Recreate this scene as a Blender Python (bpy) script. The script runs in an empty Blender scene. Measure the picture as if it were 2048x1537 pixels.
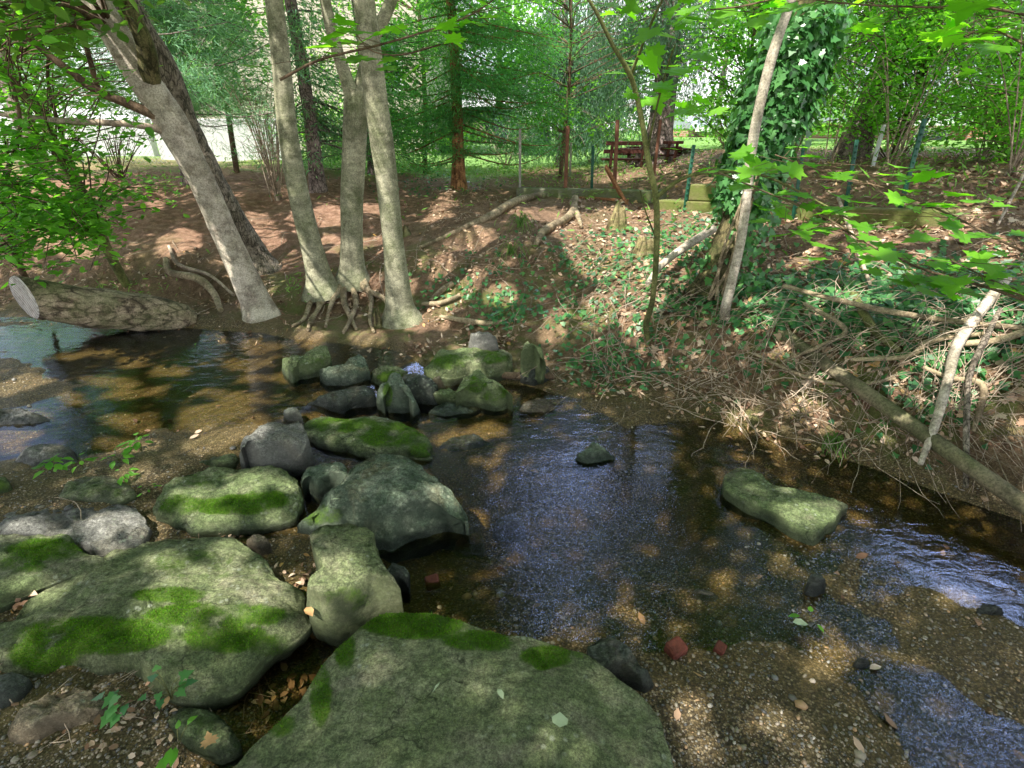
import bpy, math, random
import numpy as np
from mathutils import Vector
rng = np.random.default_rng(7); random.seed(7)
sc = bpy.context.scene; C = sc.collection
# ------------------------------------------------------------------ camera maths
F = 1050.0; PITCH = math.radians(25.8); H = 1.7
cp, sp = math.cos(PITCH), math.sin(PITCH); CAM = np.array([0, 0, H])
def ray(px, py):
    u = (px - 1024) / F; v = (768.5 - py) / F
    return np.array([u, cp + v * sp, -sp + v * cp])
def PZ(px, py, z):
    d = ray(px, py); return CAM + d * ((z - H) / d[2])
def AT(px, py, Y):
    d = ray(px, py); return CAM + d * (Y / d[1])
def proj(P):
    P = np.asarray(P) - CAM
    dep = P[..., 1] * cp - P[..., 2] * sp; up = P[..., 1] * sp + P[..., 2] * cp
    return 1024 + F * P[..., 0] / dep, 768.5 - F * up / dep
def depth(p): return p[1] * cp - (p[2] - H) * sp
# ------------------------------------------------------------------ noise
def _h(ix, iy, iz):
    n = (ix.astype(np.int64) * 374761393 + iy.astype(np.int64) * 668265263 + iz.astype(np.int64) * 2147483647 * 3) & 0xffffffff
    n = ((n ^ (n >> 13)) * 1274126177) & 0xffffffff
    n = ((n ^ (n >> 16)) * 2246822519) & 0xffffffff
    return ((n ^ (n >> 15)) & 0xffff) / 65535.0
def vnoise(P):
    P = np.asarray(P, float); i = np.floor(P).astype(np.int64); f = P - i; f = f * f * (3 - 2 * f)
    r = 0
    for dx in (0, 1):
        wx = f[..., 0] if dx else 1 - f[..., 0]
        for dy in (0, 1):
            wy = f[..., 1] if dy else 1 - f[..., 1]
            for dz in (0, 1):
                wz = f[..., 2] if dz else 1 - f[..., 2]
                r = r + _h(i[..., 0] + dx, i[..., 1] + dy, i[..., 2] + dz) * wx * wy * wz
    return r * 2 - 1
def fbm(P, o=4, lac=2.1, g=.5):
    a, s, r = 1, 0, 0; P = np.asarray(P, float)
    for k in range(o):
        r = r + a * vnoise(P + 17.3 * k); s += a; a *= g; P = P * lac
    return r / s
def sstep(a, b, x):
    t = np.clip((x - a) / (b - a), 0, 1); return t * t * (3 - 2 * t)
# ------------------------------------------------------------------ terrain
SX = [-400, -40, -8, -4.7, -3.4, -2, -1, .27, .9, 1.53, 2.1, 2.46, 3.2, 5, 9, 40, 400]
SY = [6, 6, 5.2, 4.85, 4.7, 4.3, 4.0, 3.42, 3.2, 2.85, 2.33, 1.97, 1.1, -.6, -3, -12, -12]
DD = np.array([0, .25, .6, 1.0, 1.6, 2.5, 4, 6, 9, 20, 1000])
TX = np.array([-400, -8, -3.5, -1.5, .3, 1.5, 2.5, 4, 8, 400])
TT = np.array([[0, .06, .12, .4, .62, .8, 1.0, 1.12, 1.15, 1.15, 1.15],
 [0, .06, .12, .4, .62, .8, 1.0, 1.12, 1.15, 1.15, 1.15],
 [0, .08, .15, .42, .64, .8, .97, 1.08, 1.12, 1.12, 1.12],
 [0, .05, .10, .22, .48, .66, .82, .90, .95, 1.0, 1.0],
 [0, .04, .10, .30, .60, .74, .82, .87, .90, .95, .95],
 [0, .08, .46, .58, .64, .70, .82, .88, .92, .95, .95],
 [0, .10, .46, .62, .72, .80, .95, 1.02, 1.05, 1.05, 1.05],
 [0, .15, .58, .78, .90, 1.0, 1.12, 1.25, 1.3, 1.3, 1.3],
 [0, .15, .58, .78, .90, 1.0, 1.12, 1.3, 1.4, 1.4, 1.4],
 [0, .15, .58, .78, .90, 1.0, 1.12, 1.3, 1.4, 1.4, 1.4]])
def water_z(X, Y):
    # signed distance left of the rock dam
    ax, ay, bx, by = -1.5, 2.55, -.55, 3.95
    n = math.hypot(bx - ax, by - ay)
    sd = ((bx - ax) * (Y - ay) - (by - ay) * (X - ax)) / n
    return .06 * sstep(-.10, .14, sd)
DC = [(200,720,.05),(400,720,.06),(600,720,.05),(40,760,-.012),(100,800,-.012),(300,800,.035),(100,865,.05),(400,850,.012),
 (450,780,.03),(500,820,.015),(550,780,.05),(0,700,.02),(700,850,.06),(800,850,.08),(330,900,-.02),(200,900,.012),(50,980,-.03),(200,1040,-.02),(300,970,-.03),(450,900,-.01),
 (950,960,.12),(1100,1000,.15),(1200,1050,.14),(1000,870,.03),(940,880,.015),(1100,860,.05),(1250,815,-.015),(1350,840,.0),
 (1400,900,.03),(1450,920,.05),(1150,1150,.10),(900,1160,.13),(1000,1232,.0),(1100,1250,-.014),(1200,1260,-.012),(1300,1200,.07),(1450,1240,.015),
 (1350,1330,-.02),(1400,1450,-.035),(1550,1520,-.03),(1500,1350,-.012),(1650,1120,.0),(1730,1150,-.008),(1800,1260,.006),(1700,1300,.010),(1880,1240,-.012),(1960,1420,-.008),(1550,1400,-.018),(1620,1460,-.02),
 (1900,1450,.02),(1600,1250,.005),(1980,1330,-.012),(1850,1080,.08),(2000,1130,.12),(1800,1010,.1),(1640,950,.05),(1580,900,.01),(1750,1420,.012),(1620,1380,-.006),
 (2000,1240,-.01),(100,1450,-.05),(300,1480,-.05),(650,1330,.16),(600,1400,.08),(480,1450,.0),(600,1120,-.01),(620,960,.04),(700,960,.05),(850,1230,.0),(2000,1500,.01),(1650,1520,-.03)]
DCW = np.array([list(PZ(a, b, 0)[:2]) + [c] for a, b, c in DC])
def bed_depth(X, Y):
    num = np.full(X.shape, -.06 * 2e-3); den = np.full(X.shape, 2e-3)
    for x, y, c in DCW:
        s = .10 + .045 * max(y, 0)
        w = np.exp(-((X - x) ** 2 + (Y - y) ** 2) / (2 * s * s)); num += w * c; den += w
    return num / den
def hz_raw(X, Y):
    X = np.asarray(X, float); Y = np.asarray(Y, float)
    Z0 = np.zeros_like(X)
    wob = .13 * fbm(np.stack([X * 1.3, Y * 1.3, Z0], -1), 3)
    S = np.interp(X, SX, SY) + wob
    d = Y - S
    ix = np.clip(np.searchsorted(TX, X) - 1, 0, len(TX) - 2); fx = np.clip((X - TX[ix]) / (TX[ix + 1] - TX[ix]), 0, 1)
    dc = np.clip(d, 0, 999); jd = np.clip(np.searchsorted(DD, dc) - 1, 0, len(DD) - 2); fd = (dc - DD[jd]) / (DD[jd + 1] - DD[jd])
    land = (TT[ix, jd] * (1 - fd) + TT[ix, jd + 1] * fd) * (1 - fx) + (TT[ix + 1, jd] * (1 - fd) + TT[ix + 1, jd + 1] * fd) * fx
    rough = fbm(np.stack([X * 2.2, Y * 2.2, Z0 + 3], -1), 5)
    land = land + rough * .11 * sstep(.1, 1.0, d) * (1 - .6 * sstep(4, 8, d))
    near = sstep(9, 3, np.hypot(X, Y - 2))
    bed = water_z(X, Y) * near - bed_depth(X, Y) * near + (1 - near) * .1
    bed = bed + .012 * fbm(np.stack([X * 7, Y * 7, Z0 + 9], -1), 4) * near
    k = sstep(-.3, .22, d)
    return bed * (1 - k) + (land + .012 * (1 - sstep(0, .5, d)) + water_z(X, Y) * (1 - sstep(0, .8, d)) * near) * k
def axis(a, b, step, far):
    core = np.arange(a, b, step); g = step * 1.16 ** np.arange(1, 200); g = np.cumsum(g); g = g[g < far]
    return np.concatenate([a - g[::-1], core, b + g])
gx = axis(-6.5, 5.5, .03, 600); gy = axis(.2, 7.5, .03, 600)
GX, GY = np.meshgrid(gx, gy); GZ = hz_raw(GX, GY)
def hz(x, y):
    x = np.asarray(x, float); y = np.asarray(y, float)
    i = np.clip(np.searchsorted(gx, x) - 1, 0, len(gx) - 2); j = np.clip(np.searchsorted(gy, y) - 1, 0, len(gy) - 2)
    fx = np.clip((x - gx[i]) / (gx[i + 1] - gx[i]), 0, 1); fy = np.clip((y - gy[j]) / (gy[j + 1] - gy[j]), 0, 1)
    return (GZ[j, i] * (1 - fx) + GZ[j, i + 1] * fx) * (1 - fy) + (GZ[j + 1, i] * (1 - fx) + GZ[j + 1, i + 1] * fx) * fy
def G(px, py):
    d = ray(px, py); t = np.linspace(.6, 60, 3000); P = CAM + d[None] * t[:, None]
    below = P[:, 2] < hz(P[:, 0], P[:, 1]); k = int(np.argmax(below)) if below.any() else len(t) - 1
    p = P[k].copy(); p[2] = hz(p[0], p[1]); return p
def HUG(px, py, f=.965):
    g_ = G(px, py); return CAM + (g_ - CAM) * f
def gnormal(x, y, e=.04):
    dx = (hz(x + e, y) - hz(x - e, y)) / (2 * e); dy = (hz(x, y + e) - hz(x, y - e)) / (2 * e)
    n = np.stack([-dx, -dy, np.ones_like(dx)], -1); return n / np.linalg.norm(n, axis=-1, keepdims=True)
# ------------------------------------------------------------------ mesh builder
class MB:
    def __init__(s): s.v = []; s.f = []; s.n = 0; s.attr = {}
    def add(s, verts, faces):             # faces: (M,k) int array
        verts = np.asarray(verts, float).reshape(-1, 3); faces = np.asarray(faces, int)
        s.v.append(verts); s.f.append(faces + s.n); s.n += len(verts); return s
    def build(s, name, mat, parent=None, origin=(0, 0, 0), smooth=True, attrs=None, kids=True):
        me = bpy.data.meshes.new(name); V = np.concatenate(s.v) - np.asarray(origin)
        idx = np.concatenate([f.ravel() for f in s.f]); tot = np.concatenate([np.full(len(f), f.shape[1]) for f in s.f])
        me.vertices.add(len(V)); me.vertices.foreach_set('co', V.astype(np.float32).ravel())
        me.loops.add(len(idx)); me.loops.foreach_set('vertex_index', idx.astype(np.int32))
        me.polygons.add(len(tot)); st = np.concatenate([[0], np.cumsum(tot)[:-1]])
        me.polygons.foreach_set('loop_start', st.astype(np.int32)); me.polygons.foreach_set('loop_total', tot.astype(np.int32))
        me.polygons.foreach_set('use_smooth', np.full(len(tot), smooth))
        if attrs:
            for k, a in attrs.items():
                at = me.attributes.new(k, 'FLOAT', 'POINT'); at.data.foreach_set('value', np.asarray(a, np.float32))
        me.update(calc_edges=True); me.validate()
        me.materials.append(mat)
        o = bpy.data.objects.new(name, me); C.objects.link(o)
        if parent is not None: o.parent = parent; o.location = (0, 0, 0)
        else: o.location = origin
        return o
def tag(o, label=None, cat=None, group=None, kind=None):
    if label: o['label'] = label
    if cat: o['category'] = cat
    if group: o['group'] = group
    if kind: o['kind'] = kind
    return o
def thing(name, label, cat, loc=(0, 0, 0), group=None):
    o = bpy.data.objects.new(name, None); C.objects.link(o); o.location = loc; o.empty_display_size = .1
    return tag(o, label, cat, group)
def catmull(pts, n):
    pts = np.asarray(pts, float); m = len(pts)
    if m == 2: return pts[0] + (pts[1] - pts[0]) * np.linspace(0, 1, n)[:, None]
    P = np.vstack([2 * pts[0] - pts[1], pts, 2 * pts[-1] - pts[-2]]); t = np.linspace(0, m - 1 - 1e-6, n); i = t.astype(int); f = (t - i)[:, None]
    a, b, c, d = P[i], P[i + 1], P[i + 2], P[i + 3]
    return .5 * (2 * b + (c - a) * f + (2 * a - 5 * b + 4 * c - d) * f ** 2 + (3 * b - a - 3 * c + d) * f ** 3)
def tube(mb, pts, rad, sides=8, rough=0., rs=8., cap=True):
    pts = np.asarray(pts, float); n = len(pts); rad = np.broadcast_to(np.asarray(rad, float), (n,))
    T = np.gradient(pts, axis=0); T /= np.linalg.norm(T, axis=1, keepdims=True) + 1e-9
    ref = np.array([0, 0, 1.]) if abs(T[:, 2]).mean() < .8 else np.array([0, 1., 0])
    A = np.cross(T, ref); A /= np.linalg.norm(A, axis=1, keepdims=True) + 1e-9; B = np.cross(T, A)
    th = np.linspace(0, 2 * np.pi, sides, endpoint=False)
    dirs = A[:, None] * np.cos(th)[None, :, None] + B[:, None] * np.sin(th)[None, :, None]
    R = np.repeat(rad[:, None], sides, 1)
    if rough > 0:
        q = pts[:, None] + dirs * R[..., None]
        R = R * (1 + rough * fbm(q * rs, 3))
    V = (pts[:, None] + dirs * R[..., None]).reshape(-1, 3)
    k = np.arange(sides); k2 = (k + 1) % sides; Fs = []
    for i in range(n - 1):
        Fs.append(np.stack([i * sides + k, i * sides + k2, (i + 1) * sides + k2, (i + 1) * sides + k], 1))
    mb.add(V, np.concatenate(Fs))
    if cap:
        for e in (0, n - 1):
            ring = V[e * sides:(e + 1) * sides]; mb.add(np.vstack([ring, pts[e][None]]), np.stack([k, k2, np.full(sides, sides)], 1) if e == 0 else np.stack([k2, k, np.full(sides, sides)], 1))
    return mb
def box(mb, c, sx, sy, sz, ax=None, bev=0.006):
    c = np.asarray(c, float)
    if ax is None: ax = np.eye(3)
    ax = np.asarray(ax, float); b = min(bev, sx * .3, sy * .3, sz * .3); V = []; Q = []
    hx, hy, hz_ = sx / 2, sy / 2, sz / 2
    for X in (-1, 1):
        for Y in (-1, 1):
            for Z in (-1, 1):
                V += [(X * hx, Y * (hy - b), Z * (hz_ - b)), (X * (hx - b), Y * hy, Z * (hz_ - b)), (X * (hx - b), Y * (hy - b), Z * hz_)]
    import itertools
    V = np.array(V); bm_idx = {}
    i = lambda X, Y, Z, k: (((X > 0) * 2 + (Y > 0)) * 2 + (Z > 0)) * 3 + k
    quads = []; tris = []
    for s in (-1, 1):
        quads.append([i(s, -1, -1, 0), i(s, 1, -1, 0), i(s, 1, 1, 0), i(s, -1, 1, 0)])
        quads.append([i(-1, s, -1, 1), i(-1, s, 1, 1), i(1, s, 1, 1), i(1, s, -1, 1)])
        quads.append([i(-1, -1, s, 2), i(1, -1, s, 2), i(1, 1, s, 2), i(-1, 1, s, 2)])
        for t in (-1, 1):
            quads.append([i(s, t, -1, 0), i(s, t, 1, 0), i(s, t, 1, 1), i(s, t, -1, 1)])
            quads.append([i(s, -1, t, 0), i(s, 1, t, 0), i(s, 1, t, 2), i(s, -1, t, 2)])
            quads.append([i(-1, s, t, 1), i(1, s, t, 1), i(1, s, t, 2), i(-1, s, t, 2)])
            for u in (-1, 1): tris.append([i(s, t, u, 0), i(s, t, u, 1), i(s, t, u, 2)])
    W = c + V @ ax
    def fix(f):
        out = []
        for q in f:
            p = V[q]; nrm = np.cross(p[1] - p[0], p[2] - p[0]); out.append(q if nrm @ p.mean(0) > 0 else q[::-1])
        return np.array(out)
    mb.add(W, fix(quads)); mb.f.append(fix(tris) + mb.n - len(W)); return mb
def beam(mb, a, b, w, h, bev=.005, up=(0, 0, 1)):
    a = np.asarray(a, float); b = np.asarray(b, float); d = b - a; L = np.linalg.norm(d); x = d / L
    y = np.cross(np.array(up, float), x); y /= np.linalg.norm(y) + 1e-9; z = np.cross(x, y)
    return box(mb, (a + b) / 2, L, w, h, np.array([x, y, z]), bev)
# leaf templates (x along leaf, y across, z fold)
def T_ovate():
    return np.array([(0, 0, 0), (.25, .22, .06), (.6, .25, .05), (1, 0, -.05), (.6, -.25, .05), (.25, -.22, .06)])
def T_narrow(): return np.array([(0, 0, 0), (.4, .10, .03), (1, 0, -.08), (.4, -.10, .03)])
def T_maple():
    a = [(0, 0), (.02, .12), (-.1, .36), (.1, .32), (.14, .56), (.30, .40), (.42, .50), (.50, .28), (.48, .16), (.68, .24), (.74, .13), (1, 0)]
    b = [(x, -y) for x, y in a[1:-1]][::-1]; p = a + b
    return np.array([(x, y, .10 * abs(y) - .06 * x * x) for x, y in p])
def T_ivy():
    a = [(.08, 0), (0, .16), (.05, .42), (.30, .30), (.42, .42), (.55, .24), (1, 0)]
    b = [(x, -y) for x, y in a[1:-1]][::-1]
    return np.array([(x, y, .05 * abs(y)) for x, y in a + b])
OV, NA_, MP, IV = T_ovate(), T_narrow(), T_maple(), T_ivy()
OVC = OV * np.array([1, 1.25, 1]) - np.array([.5, 0, 0])
def frames(n, normal, jit, r):
    """random leaf frames whose normals scatter about `normal`"""
    nn = np.broadcast_to(np.asarray(normal, float), (n, 3)) + r.normal(0, jit, (n, 3)); nn = nn / (np.linalg.norm(nn, axis=1, keepdims=True) + 1e-9)
    t = r.normal(0, 1, (n, 3)); t -= nn * (t * nn).sum(1, keepdims=True); t /= np.linalg.norm(t, axis=1, keepdims=True) + 1e-9
    return t, np.cross(nn, t), nn
def leaves(mb, cen, size, tmpl, normal=(0, 0, 1), jit=.35, r=rng, sj=.3, fr=None):
    cen = np.asarray(cen, float); n = len(cen)
    if n == 0: return mb
    t, b, nn = fr if fr is not None else frames(n, normal, jit, r)
    s = size * (1 + r.uniform(-sj, sj, n)); k = len(tmpl); curl = r.uniform(-1, 2.5, n)
    V = cen[:, None] + s[:, None, None] * (t[:, None] * tmpl[None, :, 0, None] + b[:, None] * tmpl[None, :, 1, None] + nn[:, None] * (tmpl[None, :, 2, None] * curl[:, None, None]))
    mb.add(V.reshape(-1, 3), np.arange(n * k).reshape(n, k)); return mb
# ------------------------------------------------------------------ materials
def new_mat(name):
    m = bpy.data.materials.new(name); m.use_nodes = True; nt = m.node_tree; nt.nodes.clear(); return m, nt
def N(nt, t, ins=None, **kw):
    n = nt.nodes.new(t)
    for k, v in kw.items(): setattr(n, k, v)
    if ins:
        for k, v in ins.items():
            s = n.inputs[k]
            if isinstance(v, bpy.types.NodeSocket): nt.links.new(v, s)
            else: s.default_value = v
    return n
def col(c): return (c[0], c[1], c[2], 1)
def mixc(nt, f, a, b, bt='MIX'):
    n = nt.nodes.new('ShaderNodeMix'); n.data_type = 'RGBA'; n.blend_type = bt
    for s, v in ((n.inputs[0], f), (n.inputs[6], a), (n.inputs[7], b)):
        if isinstance(v, bpy.types.NodeSocket): nt.links.new(v, s)
        else: s.default_value = v if s == n.inputs[0] else col(v)
    return n.outputs[2]
def ramp(nt, f, stops, interp='LINEAR'):
    n = nt.nodes.new('ShaderNodeValToRGB'); nt.links.new(f, n.inputs[0]); cr = n.color_ramp; cr.interpolation = interp
    while len(cr.elements) > 1: cr.elements.remove(cr.elements[-1])
    cr.elements[0].position = stops[0][0]; cr.elements[0].color = col(stops[0][1]) if not isinstance(stops[0][1], (int, float)) else (stops[0][1],) * 3 + (1,)
    for p, c in stops[1:]:
        e = cr.elements.new(p); e.color = col(c) if not isinstance(c, (int, float)) else (c, c, c, 1)
    return n.outputs[0]
def noise(nt, vec, scale, detail=5, rough=.6, dist=0):
    return N(nt, 'ShaderNodeTexNoise', {'Vector': vec, 'Scale': scale, 'Detail': detail, 'Roughness': rough, 'Distortion': dist}).outputs[0]
def vor(nt, vec, scale, feature='F1', out='Distance'):
    return N(nt, 'ShaderNodeTexVoronoi', {'Vector': vec, 'Scale': scale}, feature=feature).outputs[out]
def bump(nt, h, s, d, prev=None):
    ins = {'Height': h, 'Strength': s, 'Distance': d}
    if prev is not None: ins['Normal'] = prev
    return N(nt, 'ShaderNodeBump', ins).outputs[0]
def math_(nt, op, a, b=0., c=None, clamp=False):
    n = nt.nodes.new('ShaderNodeMath'); n.operation = op; n.use_clamp = clamp
    for s, v in zip(n.inputs, (a, b, c)):
        if v is None: continue
        if isinstance(v, bpy.types.NodeSocket): nt.links.new(v, s)
        else: s.default_value = v
    return n.outputs[0]
def out(nt, sh): nt.links.new(sh, N(nt, 'ShaderNodeOutputMaterial').inputs[0])
def princ(nt, c, rough, nrm=None, spec=.5):
    ins = {'Base Color': c if isinstance(c, bpy.types.NodeSocket) else col(c), 'Roughness': rough, 'Specular IOR Level': spec}
    if nrm is not None: ins['Normal'] = nrm
    return N(nt, 'ShaderNodeBsdfPrincipled', ins).outputs[0]
def coords(nt, kind='Object'): return N(nt, 'ShaderNodeTexCoord').outputs[kind]

def rock_mat(name, a, b, c, wet=0., tan=(.30, .27, .19)):
    m, nt = new_mat(name); co = coords(nt)
    rnd = N(nt, 'ShaderNodeObjectInfo').outputs['Random']
    off = N(nt, 'ShaderNodeVectorMath', {0: co, 1: N(nt, 'ShaderNodeCombineXYZ', {0: math_(nt, 'MULTIPLY', rnd, 40.), 1: rnd, 2: math_(nt, 'MULTIPLY', rnd, 13.)}).outputs[0]}, operation='ADD').outputs[0]
    big = noise(nt, off, 5, 6, .65, .6); mid = noise(nt, off, 22, 8, .75); fine = noise(nt, off, 160, 6, .8)
    st = N(nt, 'ShaderNodeMapping', {'Vector': off, 'Rotation': (.3, .25, .7), 'Scale': (5, 11, 20)}).outputs[0]
    strata = noise(nt, st, 2, 6, .7, 1.2)
    base = ramp(nt, big, [(.30, a), (.48, b), (.66, c)])
    base = mixc(nt, ramp(nt, mid, [(.44, 0.), (.64, .75)]), base, a)
    base = mixc(nt, ramp(nt, noise(nt, off, 3.1, 5, .7, .8), [(.52, 0.), (.66, .7)]), base, tan)
    base = mixc(nt, ramp(nt, strata, [(.36, .4), (.5, 0.)]), base, tuple(x * .45 for x in a))
    base = mixc(nt, .8, base, ramp(nt, noise(nt, off, 55, 6, .85), [(.40, .45), (.50, .95), (.60, 1.5)]), 'MULTIPLY')
    lich = vor(nt, off, 34); lm = math_(nt, 'MULTIPLY', ramp(nt, lich, [(.18, 1.), (.34, 0.)]), ramp(nt, noise(nt, off, 7, 4, .6), [(.52, 0.), (.62, .8)]))
    base = mixc(nt, lm, base, (.42, .46, .34))
    base = mixc(nt, .9, base, ramp(nt, fine, [(.34, .35), (.52, 1.), (.68, 1.55)]), 'MULTIPLY')
    wv = N(nt, 'ShaderNodeVectorMath', {0: off, 1: N(nt, 'ShaderNodeVectorMath', {0: N(nt, 'ShaderNodeTexNoise', {'Vector': off, 'Scale': 9., 'Detail': 4.}).outputs['Color'], 1: (.22, .22, .22)}, operation='MULTIPLY').outputs[0]}, operation='ADD').outputs[0]
    crk = N(nt, 'ShaderNodeTexVoronoi', {'Vector': wv, 'Scale': 3.2}, feature='DISTANCE_TO_EDGE').outputs['Distance']; ck = math_(nt, 'MULTIPLY', ramp(nt, crk, [(.0, 1.), (.012, .0)]), ramp(nt, noise(nt, off, 4, 3, .6), [(.48, 0.), (.6, .8)]))
    base = mixc(nt, ck, base, tuple(x * .25 for x in a))
    spk = vor(nt, off, 210); base = mixc(nt, math_(nt, 'MULTIPLY', ramp(nt, spk, [(.12, .7), (.24, 0.)]), ramp(nt, mid, [(.5, 0.), (.6, 1.)])), base, tuple(min(.8, x * 1.5) for x in c))
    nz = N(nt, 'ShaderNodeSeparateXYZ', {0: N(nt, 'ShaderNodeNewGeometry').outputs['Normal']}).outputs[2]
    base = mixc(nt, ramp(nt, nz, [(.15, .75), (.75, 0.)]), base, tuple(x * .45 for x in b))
    at = N(nt, 'ShaderNodeAttribute', attribute_name='moss').outputs['Fac']
    mm = math_(nt, 'ADD', at, math_(nt, 'MULTIPLY', math_(nt, 'SUBTRACT', noise(nt, off, 30, 6, .7), .5), 1.1))
    mm = ramp(nt, mm, [(.40, 0.), (.80, 1.)])
    mc = ramp(nt, math_(nt, 'ADD', math_(nt, 'MULTIPLY', noise(nt, off, 90, 4, .7), .6), math_(nt, 'MULTIPLY', noise(nt, off, 8, 4, .7), .4)), [(.3, (.035, .085, .01)), (.5, (.10, .20, .018)), (.7, (.20, .32, .03))])
    base = mixc(nt, mm, base, mc)
    wl = N(nt, 'ShaderNodeAttribute', attribute_name='wetness').outputs['Fac']
    base = mixc(nt, wl, base, mixc(nt, 1., base, (.38, .40, .42), 'MULTIPLY'))
    n1 = bump(nt, math_(nt, 'SUBTRACT', strata, ck), .8, .02); n2 = bump(nt, mid, .9, .022, n1); n3 = bump(nt, fine, .8, .007, n2)
    n4 = bump(nt, math_(nt, 'MULTIPLY', mm, noise(nt, off, 240, 3, .8)), .8, .02, n3)
    rough = math_(nt, 'SUBTRACT', .86 - wet * .4, math_(nt, 'MULTIPLY', wl, .5 * (1 - wet)))
    out(nt, princ(nt, base, rough, n4, .35)); return m
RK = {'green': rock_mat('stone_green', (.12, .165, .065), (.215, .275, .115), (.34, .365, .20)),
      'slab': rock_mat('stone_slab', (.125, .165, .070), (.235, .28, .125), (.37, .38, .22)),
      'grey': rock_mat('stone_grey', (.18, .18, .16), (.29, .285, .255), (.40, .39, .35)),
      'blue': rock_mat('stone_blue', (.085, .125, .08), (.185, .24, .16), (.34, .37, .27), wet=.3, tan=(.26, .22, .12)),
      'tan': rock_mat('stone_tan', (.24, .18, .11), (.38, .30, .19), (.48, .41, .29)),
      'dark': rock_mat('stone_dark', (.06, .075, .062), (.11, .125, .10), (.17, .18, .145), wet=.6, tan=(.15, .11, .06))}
def bark_mat(name, a, b, streak=(1, 1, .15), sc_=18, moss=.0, bstr=.6, patches=0.):
    m, nt = new_mat(name); co = coords(nt)
    mp = N(nt, 'ShaderNodeMapping', {'Vector': co, 'Scale': streak}).outputs[0]
    n1 = noise(nt, mp, sc_, 7, .7, .4); n2 = noise(nt, co, 5, 5, .6); v = vor(nt, mp, sc_ * 1.6)
    c = ramp(nt, n1, [(.36, a), (.58, b)]); c = mixc(nt, ramp(nt, n2, [(.36, .75), (.56, 0.)]), c, tuple(x * .55 for x in a))
    if bstr > .7: c = mixc(nt, ramp(nt, N(nt, 'ShaderNodeTexVoronoi', {'Vector': mp, 'Scale': sc_ * .9}, feature='DISTANCE_TO_EDGE').outputs['Distance'], [(.02, .85), (.14, 0.)]), c, tuple(x * .3 for x in a))
    c = mixc(nt, ramp(nt, noise(nt, co, 9, 6, .75), [(.50, 0.), (.60, .55)]), c, tuple(min(1, x * 1.25) for x in b))
    if patches: c = mixc(nt, ramp(nt, noise(nt, co, 7, 6, .7), [(.5, 0.), (.62, patches)]), c, tuple(min(1, x * 1.5) for x in b))
    if moss:
        c = mixc(nt, ramp(nt, noise(nt, co, 3.5, 6, .7), [(.45, 0.), (.62, moss)]), c, (.09, .13, .03))
    c = mixc(nt, .85, c, ramp(nt, noise(nt, co, 90, 5, .75), [(.36, .45), (.6, 1.2)]), 'MULTIPLY')
    out(nt, princ(nt, c, .85, bump(nt, v, bstr * .5, .01, bump(nt, n1, bstr, .02)), .25)); return m
BK = {'smooth': bark_mat('bark_smooth', (0.217, 0.210, 0.138), (0.435, 0.413, 0.290), (1, 1, 2.2), 9, .45, .3),
      'pale': bark_mat('bark_pale', (0.290, 0.239, 0.181), (0.580, 0.507, 0.420), (1, 1, 1.6), 8, .22, .45, .5),
      'rough': bark_mat('bark_rough', (0.116, 0.094, 0.072), (0.392, 0.326, 0.261), (1, 1, .3), 38, .15, 1.),
      'spruce': bark_mat('bark_spruce', (0.145, 0.109, 0.099), (0.377, 0.290, 0.268), (1, 1, .5), 30, 0, .9),
      'yew': bark_mat('bark_yew', (0.189, 0.080, 0.032), (0.493, 0.246, 0.109), (1, 1, .12), 26, .1, .8),
      'green': bark_mat('bark_green', (0.087, 0.094, 0.032), (0.217, 0.217, 0.080), (1, 1, .8), 10, .5, .3),
      'ivytree': bark_mat('bark_ivy_tree', (0.072, 0.065, 0.029), (0.203, 0.167, 0.080), (1, 1, .3), 24, .5, .9),
      'twig': bark_mat('bark_twig', (0.232, 0.174, 0.123), (0.522, 0.420, 0.319), (1, 1, 1), 12, 0, .3),
      'dtwig': bark_mat('bark_dark_twig', (0.080, 0.052, 0.032), (0.203, 0.138, 0.087), (1, 1, 1), 12, 0, .3),
      'root': bark_mat('bark_root', (0.174, 0.131, 0.080), (0.464, 0.362, 0.239), (1, 1, 1), 14, .25, .5),
      'log': bark_mat('bark_log', (0.116, 0.080, 0.051), (0.435, 0.341, 0.232), (.25, 1, 1), 16, .45, .9, .3),
      'stump': bark_mat('rotten_stump', (0.13, 0.105, 0.045), (0.40, 0.33, 0.17), (1, 1, .2), 14, .6, .8)}
def leaf_mat(name, cols, trans=.45, tboost=1.6, rough=.5, spec=.35):
    m, nt = new_mat(name)
    r = N(nt, 'ShaderNodeNewGeometry').outputs['Random Per Island']
    c = ramp(nt, r, [(i / max(1, len(cols) - 1), k) for i, k in enumerate(cols)])
    c = mixc(nt, .5, c, ramp(nt, noise(nt, coords(nt), 1.4, 3, .6), [(.3, .45), (.65, 1.35)]), 'MULTIPLY')
    p = princ(nt, c, rough, None, spec)
    tc = mixc(nt, 1., c, (tboost * 1.1, tboost * 1.25, tboost * .35), 'MULTIPLY')
    t = N(nt, 'ShaderNodeBsdfTranslucent', {'Color': tc}).outputs[0]
    out(nt, N(nt, 'ShaderNodeMixShader', {0: trans, 1: p, 2: t}).outputs[0]); return m
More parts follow.
